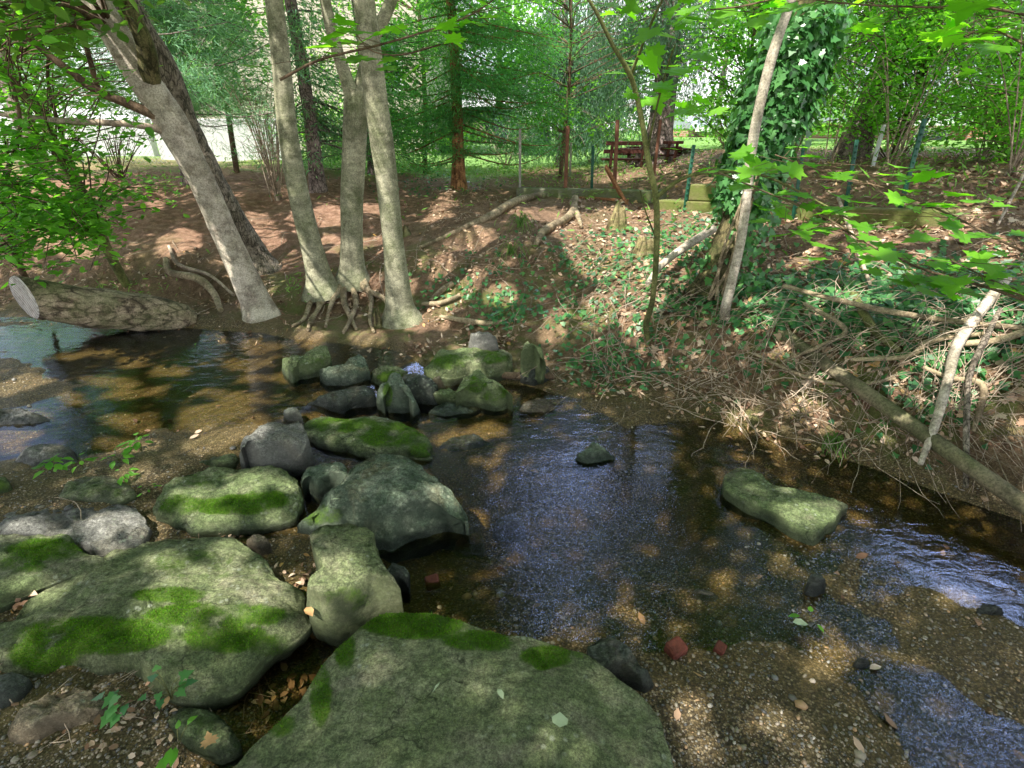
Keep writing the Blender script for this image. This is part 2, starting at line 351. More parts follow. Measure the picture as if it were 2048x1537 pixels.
LF = {'bright': leaf_mat('leaf_bright', [(0.065, 0.195, 0.026), (0.111, 0.312, 0.039), (0.182, 0.416, 0.058), (0.091, 0.260, 0.039)], .5, 2.),
      'maple': leaf_mat('leaf_maple', [(0.091, 0.260, 0.016), (0.130, 0.351, 0.026), (0.208, 0.468, 0.039)], .5, 2.),
      'canopy': leaf_mat('leaf_canopy', [(0.078, 0.169, 0.039), (0.117, 0.247, 0.052), (0.156, 0.286, 0.065)], .45, 1.6),
      'yew': leaf_mat('needle_yew', [(0.046, 0.156, 0.058), (0.078, 0.260, 0.091), (0.130, 0.364, 0.104), (0.065, 0.208, 0.078)], .4, 2.),
      'spruce': leaf_mat('needle_spruce', [(0.046, 0.111, 0.072), (0.078, 0.176, 0.111), (0.117, 0.234, 0.143), (0.065, 0.143, 0.091)], .3, 1.4),
      'pine': leaf_mat('needle_pine', [(0.104, 0.247, 0.143), (0.169, 0.364, 0.195), (0.260, 0.468, 0.260)], .35, 1.4),
      'ivy': leaf_mat('leaf_ivy', [(.08, .24, .07), (0.039, 0.130, 0.039), (0.072, 0.221, 0.065), (0.117, 0.312, 0.091), (0.058, 0.182, 0.058)], .3, 1.5, .3, .6),
      'ivyg': leaf_mat('leaf_ivy_ground', [(0.026, 0.111, 0.039), (0.058, 0.195, 0.065), (0.111, 0.299, 0.078)], .25, 1.5, .4, .5),
      'far': leaf_mat('leaf_far', [(0.091, 0.208, 0.052), (0.143, 0.312, 0.078), (0.208, 0.390, 0.104)], .5, 2.),
      'grass': leaf_mat('grass_blade', [(0.091, 0.195, 0.039), (0.156, 0.312, 0.065), (0.234, 0.364, 0.104)], .4, 1.6),
      'moss': leaf_mat('moss_tuft', [(.14, .15, .04), (0.046, 0.130, 0.008), (0.091, 0.234, 0.016), (0.169, 0.351, 0.026)], .35, 1.6, .8, .1)}
def litter_mat():
    m, nt = new_mat('dead_leaves'); r = N(nt, 'ShaderNodeNewGeometry').outputs['Random Per Island']
    c = ramp(nt, r, [(0, (0.109, 0.058, 0.032)), (.25, (0.217, 0.123, 0.072)), (.5, (0.348, 0.217, 0.138)), (.75, (0.507, 0.355, 0.246)), (.93, (0.609, 0.478, 0.362)), (1, (0.493, 0.275, 0.072))])
    out(nt, princ(nt, c, .7, None, .3)); return m
M_LIT = litter_mat()
def pebble_mat():
    m, nt = new_mat('pebbles'); r = N(nt, 'ShaderNodeNewGeometry').outputs['Random Per Island']
    c = ramp(nt, r, [(0, (0.060, 0.060, 0.063)), (.2, (0.135, 0.128, 0.112)), (.4, (0.255, 0.210, 0.143)), (.6, (0.330, 0.285, 0.210)), (.8, (0.195, 0.195, 0.180)), (.93, (0.450, 0.270, 0.120)), (1, (0.540, 0.495, 0.435))])
    c = mixc(nt, .5, c, ramp(nt, noise(nt, coords(nt), 90, 4, .7), [(.3, .5), (.65, 1.2)]), 'MULTIPLY')
    out(nt, princ(nt, c, .45, None, .5)); return m
M_PEB = pebble_mat()
def simple(name, c, rough=.7, var=.35, sc_=20, b=.2, metal=0):
    m, nt = new_mat(name); co = coords(nt); n = noise(nt, co, sc_, 6, .7)
    cc = mixc(nt, 1., c, ramp(nt, n, [(.3, 1 - var), (.7, 1 + var * .6)]), 'MULTIPLY')
    out(nt, princ(nt, cc, rough, bump(nt, n, b, .01), .4)); return m
def wood_mat(name, a, b, scale=(3, 40, 40), moss=0):
    m, nt = new_mat(name); co = coords(nt); mp = N(nt, 'ShaderNodeMapping', {'Vector': co, 'Scale': scale}).outputs[0]
    n = noise(nt, mp, 1.2, 7, .7, .6); c = ramp(nt, n, [(.3, a), (.65, b)])
    if moss: c = mixc(nt, ramp(nt, noise(nt, co, 4, 6, .7), [(.42, 0.), (.6, moss)]), c, (.12, .16, .03))
    out(nt, princ(nt, c, .8, bump(nt, n, .7, .008), .25)); return m
M_RED = wood_mat('red_stained_wood', (.035, .012, .009), (.09, .032, .024))
M_TIM = wood_mat('mossy_timber', (.08, .075, .03), (.21, .19, .085), moss=.75)
M_TIMG = wood_mat('grey_timber', (.09, .09, .06), (.22, .22, .16), moss=.7)
M_BOARD = wood_mat('orange_board', (.16, .06, .025), (.36, .17, .08))
M_RUST = simple('rusty_steel', (.20, .085, .05), .8, .5, 30)
M_GPOST = simple('green_enamel', (.012, .09, .05), .45, .3, 20)
M_GREYP = simple('grey_post', (.33, .31, .27), .8, .4, 25)
M_BRICKF = simple('brick_fragment', (.15, .038, .022), .75, .45, 60, .5)
M_WHITE = simple('white_render', (.56, .57, .58), .8, .06, 3)
M_CREAM = simple('cream_siding', (.56, .49, .42), .8, .10, 3)
M_ROOF = simple('grey_roof', (.30, .34, .40), .8, .2, 12)
M_GLASS = simple('window_glass', (.10, .14, .15), .1, .2, 3, 0)
M_TRIM = simple('white_trim', (.75, .76, .78), .5, .05, 5)
M_WIRE = simple('galvanised_wire', (.42, .45, .47), .5, .1, 5)
M_PIPE = bark_mat('brown_pipe', (.085, .075, .045), (.19, .16, .10), (1, 1, 1), 9, .35, .35)
def brick_wall_mat():
    m, nt = new_mat('brick_wall'); co = coords(nt); mp = N(nt, 'ShaderNodeMapping', {'Vector': co, 'Rotation': (math.pi / 2, 0, 0)}).outputs[0]
    b = N(nt, 'ShaderNodeTexBrick', {'Vector': mp, 'Color1': col((.36, .13, .09)), 'Color2': col((.46, .19, .13)), 'Mortar': col((.5, .44, .40)), 'Scale': 1., 'Brick Width': .22, 'Row Height': .075, 'Mortar Size': .010}, )
    out(nt, princ(nt, b.outputs[0], .85)); return m
M_BRICK = brick_wall_mat()
def ground_mat():
    m, nt = new_mat('creek_bed_and_bank'); co = coords(nt)
    A = lambda n: N(nt, 'ShaderNodeAttribute', attribute_name=n).outputs['Fac']
    big = noise(nt, co, 1.6, 6, .65, .4); mid = noise(nt, co, 11, 7, .75); fine = noise(nt, co, 110, 5, .8)
    v1 = N(nt, 'ShaderNodeTexVoronoi', {'Vector': co, 'Scale': 130.}); v2 = N(nt, 'ShaderNodeTexVoronoi', {'Vector': co, 'Scale': 45.})
    soil = ramp(nt, mid, [(.25, (0.079, 0.045, 0.025)), (.45, (0.175, 0.105, 0.063)), (.6, (0.298, 0.184, 0.114)), (.75, (0.438, 0.289, 0.193))])
    soil = mixc(nt, ramp(nt, v2.outputs['Distance'], [(.1, .5), (.5, 0.)]), soil, (0.455, 0.298, 0.193))
    soil = mixc(nt, ramp(nt, big, [(.45, 0.), (.65, .6)]), soil, (0.158, 0.131, 0.061))
    soil = mixc(nt, math_(nt, 'MULTIPLY', A('red'), .7), soil, ramp(nt, mid, [(.3, (.13, .062, .034)), (.5, (.30, .165, .11)), (.68, (.50, .31, .225))]))
    gr = ramp(nt, N(nt, 'ShaderNodeSeparateColor', {0: v1.outputs['Color']}).outputs[0], [(0, (0.048, 0.037, 0.023)), (.35, (0.123, 0.091, 0.049)), (.6, (0.218, 0.164, 0.089)), (.85, (0.328, 0.258, 0.152)), (1, (0.546, 0.454, 0.304))])
    gr = mixc(nt, ramp(nt, N(nt, 'ShaderNodeSeparateColor', {0: v2.outputs['Color']}).outputs[1], [(.55, 0.), (.8, .6)]), gr, (0.205, 0.145, 0.063))
    gr = mixc(nt, ramp(nt, v1.outputs['Distance'], [(.35, 0.), (.7, .7)]), gr, (0.041, 0.032, 0.017))
    gr = mixc(nt, ramp(nt, big, [(.4, 0.), (.65, .6)]), gr, mixc(nt, mid, (0.069, 0.057, 0.016), (0.178, 0.151, 0.042)))
    g = mixc(nt, A('bed'), soil, gr)
    lawn = mixc(nt, noise(nt, co, 6, 5, .7), (0.088, 0.210, 0.035), (0.245, 0.420, 0.105))
    g = mixc(nt, A('lawn'), g, lawn)
    mo = ramp(nt, noise(nt, co, 2.6, 6, .7), [(.5, 0.), (.62, .75)]); g = mixc(nt, math_(nt, 'MULTIPLY', mo, A('mossy')), g, (0.131, 0.175, 0.038))
    g = mixc(nt, .7, g, ramp(nt, fine, [(.3, .45), (.6, 1.2)]), 'MULTIPLY')
    wet = A('wet'); g = mixc(nt, wet, g, mixc(nt, 1., g, (.95, .86, .66), 'MULTIPLY'))
    n = bump(nt, mid, .9, .04); n = bump(nt, v1.outputs['Distance'], .8, .006, n); n = bump(nt, fine, .6, .008, n)
    out(nt, princ(nt, g, math_(nt, 'SUBTRACT', .9, math_(nt, 'MULTIPLY', wet, .45)), n, .35)); return m
M_GROUND = ground_mat()
def water_mat():
    m, nt = new_mat('stream_water'); co = coords(nt)
    w = N(nt, 'ShaderNodeAttribute', attribute_name='riffle').outputs['Fac']
    mp = N(nt, 'ShaderNodeMapping', {'Vector': co, 'Rotation': (0, 0, .6), 'Scale': (1., 2.2, 1)}).outputs[0]
    n1 = noise(nt, mp, 7, 4, .55, .6); n2 = noise(nt, mp, 34, 3, .6, .8); n3 = noise(nt, mp, 130, 2, .5)
    h = math_(nt, 'ADD', math_(nt, 'MULTIPLY', n1, .32), math_(nt, 'MULTIPLY', n2, math_(nt, 'ADD', math_(nt, 'MULTIPLY', w, .13), .004)))
    nr = bump(nt, h, 1., .013)
    fr = N(nt, 'ShaderNodeFresnel', {'IOR': 1.42, 'Normal': nr}).outputs[0]
    gl = N(nt, 'ShaderNodeBsdfGlossy', {'Color': col((.66, .76, 1.)), 'Roughness': .04, 'Normal': nr}).outputs[0]  # gloss tinted blue to put sky colour into the reflections
    dpt = N(nt, 'ShaderNodeAttribute', attribute_name='deep').outputs['Fac']
    tc = mixc(nt, dpt, (.93, .90, .80), (.86, .78, .54))
    tr = N(nt, 'ShaderNodeBsdfTransparent', {'Color': tc}).outputs[0]
    out(nt, N(nt, 'ShaderNodeMixShader', {0: fr, 1: tr, 2: gl}).outputs[0]); return m
M_WATER = water_mat()

# ------------------------------------------------------------------ ground sheet
ny, nx = GX.shape; ii = np.arange(ny * nx).reshape(ny, nx)
quads = np.stack([ii[:-1, :-1], ii[:-1, 1:], ii[1:, 1:], ii[1:, :-1]], -1).reshape(-1, 4)
Sg = np.interp(GX, SX, SY); dg = GY - Sg
pX, pY = proj(np.stack([GX, GY, GZ], -1)); 
WZ = water_z(GX, GY)
mb = MB(); mb.add(np.stack([GX, GY, GZ], -1), quads)
nz2 = fbm(np.stack([GX * 1.5, GY * 1.5, GX * 0], -1), 4)
bedA = 1 - sstep(-.1, .45, dg + .35 * nz2)
lawn = sstep(9.5, 11, GY + nz2 * 1.5 + (np.abs(GX - 3.2) < 3) * -2.5) * (1 - .6 * sstep(-3, -7, GX) * sstep(14, 12, GY))
red = sstep(-.6, -2.2, GX) * sstep(.8, 1.4, dg)
wet = np.clip(1 - sstep(.0, .035, GZ - WZ), 0, 1) * sstep(.6, 0, dg)
mossy = sstep(-.2, .3, dg) * (1 - sstep(1.2, 2.6, dg)) * (1 - .75 * sstep(-2, -3, GX))
ground = mb.build('ground', M_GROUND, attrs={'bed': bedA.ravel(), 'lawn': lawn.ravel(), 'red': red.ravel(), 'wet': wet.ravel(), 'mossy': mossy.ravel()})
tag(ground, kind='structure')
# water
wx = np.arange(-8, 6, .04); wy = np.arange(-.6, 6, .04); WX, WY = np.meshgrid(wx, wy)
WW = water_z(WX, WY) + .0015 * fbm(np.stack([WX * 6, WY * 6, WX * 0], -1), 2)
i2 = np.arange(WX.size).reshape(WX.shape); wq = np.stack([i2[:-1, :-1], i2[:-1, 1:], i2[1:, 1:], i2[1:, :-1]], -1).reshape(-1, 4)
gz = hz(WX, WY); dz = WW - gz; lo = np.minimum.reduce([dz[:-1, :-1], dz[1:, 1:], dz[:-1, 1:], dz[1:, :-1]]); hi = np.maximum.reduce([dz[:-1, :-1], dz[1:, 1:], dz[:-1, 1:], dz[1:, :-1]])
wq = wq[(hi > -.01).ravel()]
def blob(px, py, s, X, Y):
    p = PZ(px, py, 0); return np.exp(-((X - p[0]) ** 2 + (Y - p[1]) ** 2) / (2 * s * s))
rf = .02 + 1.0 * (blob(940, 960, .25, WX, WY) + blob(1150, 1060, .32, WX, WY) + blob(1280, 1130, .22, WX, WY) + blob(1450, 1250, .25, WX, WY)) + 1.3 * (blob(1750, 1280, .25, WX, WY) + blob(1900, 1450, .3, WX, WY) + blob(620, 940, .1, WX, WY) + blob(760, 830, .12, WX, WY))
mb = MB(); mb.add(np.stack([WX, WY, WW], -1), wq)
water = mb.build('water', M_WATER, attrs={'riffle': np.clip(rf, 0, 1.4).ravel(), 'deep': sstep(.0, .13, WW - gz).ravel()}); tag(water, kind='structure')

# ------------------------------------------------------------------ rocks
def moss_tufts(V, Fq, mossv, n, parent, org, size=.0065):
    tri = np.vstack([Fq[:, [0, 1, 2]], Fq[:, [0, 2, 3]]]); a, b, c = V[tri[:, 0]], V[tri[:, 1]], V[tri[:, 2]]
    nr = np.cross(b - a, c - a); ar = np.linalg.norm(nr, axis=1); m = mossv[tri].mean(1); nr = nr / (ar[:, None] + 1e-12); nr[nr[:, 2] < 0] *= -1
    w = ar * np.clip(m - .5, 0, 1) ** 1.5
    if w.sum() <= 0: return
    k = rng.choice(len(tri), n, p=w / w.sum()); r1, r2 = rng.random(n), rng.random(n); s = r1 + r2 > 1; r1[s] = 1 - r1[s]; r2[s] = 1 - r2[s]
    P = a[k] + (b[k] - a[k]) * r1[:, None] + (c[k] - a[k]) * r2[:, None]
    dirn = nr[k] + rng.normal(0, .55, (n, 3)); dirn /= np.linalg.norm(dirn, axis=1, keepdims=True)
    side = np.cross(dirn, rng.normal(0, 1, (n, 3))); side /= np.linalg.norm(side, axis=1, keepdims=True)
    mbm = MB(); T = np.array([(0, .16, 0), (1, 0, 0), (0, -.16, 0)]); leaves(mbm, P - org, size, T, fr=(dirn, side, np.cross(dirn, side)))
    mbm.build('moss', LF['moss'], parent)
ROCKN = 0
def rock(label, pts, zf, zn, zb, mat='green', moss=(), bev=.28, crown=.02, rough=.022, na=110, nr=26, w0=.45, w1=.85, tufts=0, name='boulder', fac=0., wetl=.02, pit=()):
    global ROCKN; ROCKN += 1; sd = ROCKN * 7.7
    pts = np.array(pts, float); lo_, hi_ = pts[:, 1].min(), pts[:, 1].max()
    w = sstep(w0, w1, (pts[:, 1] - lo_) / (hi_ - lo_)); zi = zf * .92 * (1 - w) + zb * w + 0.
    W = np.array([PZ(p[0], p[1], z) for p, z in zip(pts, zi)])
    for _ in range(14):
        top_, bot_ = W[w < .3], W[w > .7]
        if not len(top_) or not len(bot_) or top_[:, 1].max() - bot_[:, 1].min() >= .62 * np.ptp(W[:, 0]) or max(zf, zn) - zb < .03: break
        zf = zb + (zf - zb) * .88; zn = zb + (zn - zb) * .93; zi = zf * .92 * (1 - w) + zb * w
        W = np.array([PZ(p[0], p[1], z) for p, z in zip(pts, zi)])
    zn = max(zn, zb + .6 * (zf - zb))
    if np.ptp(W[:, 0]) < .2: na, nr = 56, 16
    # closed spline
    n = len(W); Wc = np.vstack([W[-2:], W, W[:3]]); full = []
    seg = np.linalg.norm(np.roll(W, -1, 0) - W, axis=1); cum = np.concatenate([[0], np.cumsum(seg)]); L = cum[-1]
    for t in np.linspace(0, L, na, endpoint=False):
        i = min(np.searchsorted(cum, t, side='right') - 1, n - 1); f = (t - cum[i]) / seg[i]
        a, b, c, d = Wc[i + 1], Wc[i + 2], Wc[i + 3], Wc[i + 4]
        q = .5 * (2 * b + (c - a) * f + (2 * a - 5 * b + 4 * c - d) * f * f + (3 * b - a - 3 * c + d) * f ** 3)
        full.append(q * .45 + (b + (c - b) * f) * .55)
    O = np.array(full); cen = np.array([O[:, 0].mean(), O[:, 1].mean(), 0]); size = .5 * (np.ptp(O[:, 0]) + np.ptp(O[:, 1]))
    O[:, :2] = cen[:2] + (O[:, :2] - cen[:2]) * (1 + .045 * fbm(O * 9 / max(size, .3) + sd, 4))[:, None]
    y0, y1 = O[:, 1].min(), O[:, 1].max()
    ztop = lambda y: zn + (zf - zn) * np.clip((y - y0) / (y1 - y0), 0, 1)
    s = 1 - (1 - np.linspace(0, 1, nr)) ** 1.7
    bevv = bev * (1 + .5 * fbm(np.stack([O[:, 0], O[:, 1], O[:, 2] * 0 + sd], -1) * 6, 2)) * np.where(O[:, 1] > cen[1], .45, 1)
    rings = []
    for si in s:
        xy = cen[:2] + (O[:, :2] - cen[:2]) * si; zt = ztop(xy[:, 1]) + crown * (1 - si ** 2)
        e = 1 - np.clip((1 - si) / bevv, 0, 1); z = zt - np.maximum(zt - O[:, 2], 0.01) * e ** 2.2
        rings.append(np.column_stack([xy, z]))
    for si, dz_ in ((1.0, .02), (.97, .06), (.85, .12), (.4, .14)):
        xy = cen[:2] + (O[:, :2] - cen[:2]) * si; rings.append(np.column_stack([xy, np.minimum(O[:, 2] - dz_, zb - dz_ * .5)]))
    V = np.array(rings); nR = len(V); V = V.reshape(-1, 3)
    rf_ = np.random.default_rng(ROCKN); Rr = .5 * min(np.ptp(O[:, 0]), np.ptp(O[:, 1])); zt_ = ztop(V[:, 1]) + crown
    for _k in range(14):
        ph = rf_.uniform(0, 6.28); sl = rf_.uniform(.15, 1.1); dd_ = ((V[:, 0] + .02 * fbm(V * 6 + _k, 3) - cen[0]) * math.cos(ph) + (V[:, 1] - cen[1]) * math.sin(ph)) / max(Rr, .05)
        V[:, 2] = np.minimum(V[:, 2], zt_ - sl * Rr * (dd_ - rf_.uniform(.35, .92)) * (.18 if name == 'stone_slab' else .5 if zf - zb > .1 else .15))
    out_ = V - cen; out_[:, 2] = 0; ln = np.linalg.norm(out_, axis=1, keepdims=True) + 1e-6; out_ /= ln
    sn = np.repeat(np.concatenate([s, [1, .97, .85, .4]]), na)
    q = V * 4.5 / max(size, .35) ** .5 + sd
    V[:, 2] += rough * (fbm(q, 5) * 1.6) * (.25 + .75 * (sn < .99))
    # faceting: stepped ledges running along the bedding
    led = fbm(np.stack([V[:, 0] * 1.5, V[:, 1] * 6, V[:, 2] * 8], -1) * 1.3 + sd, 3); V[:, 2] += rough * .9 * (np.round(led * 5) / 5 - led) * (sn < .97)
    rg = 1 - 2 * np.abs(fbm(V * np.array([9, 16, 14]) + sd * 2, 4)); V[:, 2] += rough * (.55 * (rg - .7) + .45 * fbm(V * 34 + sd, 3)) * (sn < .985)
    V[:, :2] += out_[:, :2] * (rough * 1.1 * fbm(V * 9 + sd + 5, 4) * sn)[:, None]
    k = np.arange(na); k2 = (k + 1) % na; Fq = np.concatenate([np.stack([i * na + k, i * na + k2, (i + 1) * na + k2, (i + 1) * na + k], 1) for i in range(nR - 1)])
    # orientation: want outward; outline given either way round
    area = np.sum(O[:, 0] * np.roll(O[:, 1], -1) - np.roll(O[:, 0], -1) * O[:, 1])
    if area > 0: Fq = Fq[:, ::-1]
    qx, qy = proj(V); mv = np.zeros(len(V))
    for (mx, my, rx, ry, st) in moss:
        dd = np.sqrt(((qx - mx) / rx) ** 2 + ((qy - my) / ry) ** 2); mv = np.maximum(mv, st * (1 - sstep(.6, 1.25, dd)))
    mv = np.clip(mv * (1.0 + 1.2 * fbm(V * 11 + sd, 4)), 0, 1) + .12
    mv = mv * (V[:, 2] > water_z(V[:, 0], V[:, 1]) + .015)
    wl = 1 - sstep(wetl, wetl + .05, V[:, 2] - water_z(V[:, 0], V[:, 1]) + .02 * fbm(V * 12, 2))
    org = np.array([cen[0], cen[1], zb]); mb = MB(); mb.add(V, Fq)
    o = mb.build(name, RK[mat], None, origin=org, attrs={'moss': mv, 'wetness': np.clip(wl + fac, 0, 1)})
    tag(o, label, 'rock')
    if tufts: moss_tufts(V, Fq, mv, tufts, o, org)
    return o
rock('huge flat grey-green slab filling the bottom centre, mossy along its far edge', [(770,1215),(860,1225),(960,1262),(1010,1278),(1090,1288),(1160,1310),(1230,1350),(1290,1400),(1320,1450),(1345,1537),(1370,1640),(1250,1720),(950,1760),(650,1720),(420,1640),(500,1500),(570,1430),(620,1370),(670,1300),(720,1250)], .17, .24, .0, 'slab',
     [(830,1250,110,30,1.),(960,1282,80,24,.95),(1100,1312,60,24,.9),(1085,1325,22,18,.9),(640,1385,26,70,.7),(690,1300,25,45,.7),(1150,1310,40,12,.7),(560,1450,40,30,.45)], bev=.07, crown=.01, rough=.012, na=260, nr=60, w0=2, w1=3, tufts=9000, name='stone_slab')
rock('broad mossy slab at lower left with a dark hollow under its right end', [(30,1245),(60,1200),(150,1150),(215,1110),(280,1078),(370,1072),(470,1075),(520,1110),(560,1165),(600,1180),(620,1255),(590,1290),(520,1340),(470,1390),(400,1412),(330,1398),(250,1352),(140,1335),(60,1365),(-30,1345),(-60,1265)], .20, .27, .04, 'slab',
     [(190,1270,170,40,.9),(90,1310,80,40,.85),(430,1230,160,28,.85),(450,1275,90,35,.85),(340,1190,80,18,.7),(540,1290,60,25,.6),(400,1130,120,35,.4)], bev=.25, crown=.02, rough=.022, na=220, nr=50, tufts=14000, name='stone_slab')
rock('smooth grey rock at left edge behind the broad mossy slab', [(-40,1062),(60,1010),(130,998),(260,1010),(305,1055),(280,1085),(210,1112),(150,1100),(90,1085),(40,1085),(-40,1092)], .17, .17, .05, 'grey', bev=.2)
rock('mossy rock cut by the left edge of the picture between two slabs', [(-40,1080),(60,1066),(130,1080),(170,1110),(215,1120),(120,1165),(60,1190),(0,1218),(-40,1220)], .18, .2, .05, 'green', [(100,1100,100,25,.8),(40,1130,60,20,.6)], tufts=2500)
rock('plump oblong boulder with bright moss patch left of the big centre boulder', [(300,1020),(310,1000),(350,960),(420,940),(520,936),(570,942),(598,965),(602,1010),(587,1040),(530,1055),(450,1064),(380,1064),(340,1047),(308,1040)], .2, .19, .03, 'green', [(470,1010,100,22,.9),(360,1010,50,25,.7),(530,1000,50,22,.8),(400,960,60,15,.4)], bev=.4, crown=.03, na=160, nr=34, tufts=6000)
rock('upright grey and tan rock beside the little waterfall', [(482,930),(485,900),(510,865),(545,850),(600,846),(617,870),(605,905),(575,940),(530,945)], .24, .2, .05, 'grey', bev=.3, crown=.03)
rock('long dark green mossy rock across the stream above the big boulder', [(598,852),(640,835),(700,835),(770,838),(820,855),(865,885),(869,920),(800,914),(740,917),(690,902),(640,887),(612,872)], .2, .16, .01, 'green', [(790,870,80,28,.9),(690,850,90,18,.7),(840,900,30,20,.7)], bev=.3, crown=.02, na=140, tufts=5000)
rock('small blue-green wedge rock under the little waterfall', [(600,960),(615,935),(660,928),(690,935),(692,955),(665,982),(640,1000),(615,987)], .16, .14, .0, 'blue', bev=.4)
rock('largest rounded centre boulder, pale ridge and brown stain on top', [(592,1082),(600,1050),(625,1010),(670,965),(720,925),(780,909),(840,920),(860,945),(900,965),(925,1000),(932,1025),(892,1062),(850,1092),(790,1118),(740,1112),(700,1092),(640,1090)], .25, .17, -.04, 'blue', [(640,1030,50,25,.4)], bev=.45, crown=.06, rough=.03, na=180, nr=44)
rock('waisted green stone with two sun spots wedged between the slabs', [(620,1070),(640,1052),(700,1045),(745,1055),(752,1090),(768,1122),(800,1180),(795,1200),(760,1227),(720,1252),(680,1272),(650,1272),(622,1247),(624,1205),(640,1165),(636,1130),(625,1100)], .26, .27, .06, 'slab', [(690,1200,60,30,.35)], bev=.16, crown=.0, na=140, nr=34)
rock('low flat ridge of rock just behind the plump mossy boulder', [(288,957),(330,922),(400,908),(470,912),(462,930),(400,938),(340,957)], .15, .12, .03, 'green', [(370,925,70,14,.4)], bev=.3)
rock('rounded dark rock in the shallows at left beside green seedlings', [(32,930),(60,900),(110,888),(145,900),(157,930),(120,945),(70,947)], .17, .14, .04, 'grey', bev=.5, crown=.03, fac=.3)
rock('flat rock tip at left edge in the upper pool', [(-30,828),(40,820),(80,828),(98,842),(60,852),(-30,855)], .13, .11, .05, 'grey', bev=.3, fac=.2)
rock('low sandy green stone half buried in gravel at left', [(115,1002),(150,957),(220,950),(262,970),(273,995),(240,1011),(180,1010)], .12, .11, .07, 'green', [(200,985,60,20,.3)], bev=.3, crown=.01)
rock('pale green egg-shaped rock standing in the upper pool', [(567,750),(580,725),(620,700),(650,691),(662,705),(656,745),(620,762),(585,766)], .27, .16, .04, 'green', [(640,720,30,20,.3)], bev=.4, crown=.03)
rock('dark angular rock right of the egg-shaped rock', [(640,765),(660,735),(720,712),(738,730),(743,765),(700,778),(655,779)], .22, .14, .03, 'blue', bev=.3, crown=.02)
rock('wet dark rock lying low at the spill of the upper pool', [(608,832),(650,800),(700,778),(745,770),(752,790),(705,822),(682,838)], .14, .12, -.02, 'dark', [(700,795,40,12,.3)], bev=.3)
rock('pointed rust and blue-black rock at the middle of the rock dam', [(755,820),(762,780),(780,750),(800,750),(822,785),(842,825),(815,832),(780,832)], .30, .12, -.02, 'blue', [(775,790,12,28,.5)], bev=.7, crown=.06)
rock('dark rock leaning behind the pointed rust-coloured rock', [(800,748),(850,750),(882,800),(872,816),(830,812),(800,790)], .2, .12, -.02, 'dark', bev=.5, crown=.03)
rock('low mossy rock behind the dam between two dark rocks', [(742,770),(745,745),(780,738),(815,745),(800,770),(765,775)], .17, .15, .03, 'green', [(780,755,30,14,.6)], bev=.4)
rock('wide pale green mossy rock at foot of the bank', [(848,737),(880,705),(930,697),(1000,700),(1024,712),(1022,745),(980,753),(940,750),(900,758),(868,755)], .28, .24, .06, 'green', [(900,725,50,18,.7),(980,715,40,16,.6)], bev=.3, crown=.02, na=140, tufts=2500)
rock('rounded mossy boulder below the wide pale rock, right end of the dam', [(910,780),(925,755),(960,747),(1000,768),(1026,790),(1020,816),(990,824),(950,814),(920,800)], .25, .17, .0, 'green', [(950,770,30,20,.5),(990,790,30,18,.6)], bev=.5, crown=.05, tufts=1500)
rock('thin flat stone lying at the water below the mossy dam boulder', [(858,828),(880,810),(930,808),(957,815),(940,828),(890,835)], .05, .045, -.01, 'blue', bev=.2, crown=.0)
rock('thin green flat stone leaning against the mossy dam boulder', [(868,788),(885,778),(920,785),(930,800),(900,804),(878,798)], .14, .12, .04, 'green', bev=.3, crown=.0)
rock('fist-sized tan stone stuck in the dam', [(864,775),(868,758),(880,755),(888,765),(884,780),(872,783)], .16, .13, .05, 'tan', bev=.6, crown=.02)
rock('small triangular blue-green rock poking out of the pool', [(1145,928),(1168,902),(1186,888),(1230,908),(1215,922),(1175,937)], .09, .04, -.03, 'blue', bev=.6, crown=.03, fac=.2)
rock('long sloping slab rising out of the pool at right', [(1450,948),(1478,932),(1520,950),(1545,975),(1600,985),(1660,1000),(1694,1010),(1677,1040),(1662,1075),(1625,1102),(1580,1087),(1540,1052),(1490,1012),(1453,982)], .045, .085, -.03, 'green', [(1540,1000,60,20,.25)], bev=.1, crown=.0, na=150, nr=34, rough=.016)
rock('drowned dark boulder below the long mossy rock', [(878,892),(900,872),(950,868),(978,885),(970,910),(920,925),(885,915)], .02, .01, -.1, 'dark', bev=.5, crown=.015, fac=.6)
rock('dark rounded stone against the right edge of the huge slab', [(1172,1292),(1200,1270),(1250,1288),(1290,1330),(1307,1390),(1290,1407),(1240,1370),(1190,1335)], .10, .08, -.03, 'dark', [(1220,1300,40,20,.3)], bev=.4, crown=.02)
rock('black wet stone below the waisted green stone at the pool edge', [(768,1150),(785,1128),(812,1140),(818,1175),(805,1205),(780,1210)], .07, .05, -.06, 'dark', bev=.5, fac=.5)
rock('green-mottled rock at bottom left in front of the mossy slab', [(325,1440),(360,1405),(420,1428),(470,1470),(478,1500),(440,1522),(380,1505)], .12, .12, .02, 'green', [(400,1450,50,25,.3)], bev=.4)
rock('tan warty rock at the bottom left corner', [(20,1450),(80,1395),(160,1368),(212,1390),(202,1422),(150,1470),(80,1500),(20,1500)], .14, .14, .02, 'tan', bev=.4, crown=.02, rough=.03)
rock('dark flat stone at left edge below the mossy slab', [(-30,1420),(-30,1365),(30,1352),(62,1360),(45,1400),(10,1425)], .12, .11, .03, 'dark', bev=.2)
rock('brown round stone in the gap beside the plump mossy boulder', [(490,1110),(495,1085),(525,1072),(545,1085),(548,1112),(520,1120)], .11, .1, .0, 'tan', bev=.6, fac=.5)
rock('dark stone beneath the front of the big centre boulder', [(590,1100),(600,1078),(650,1075),(680,1090),(640,1110)], .06, .05, -.03, 'dark', bev=.5)
rock('rust-stained dark rock at left picture edge behind the grey rock', [(-30,1005),(-30,960),(10,958),(22,975),(12,1000)], .17, .15, .05, 'green', [(0,980,20,20,.6)], bev=.4)
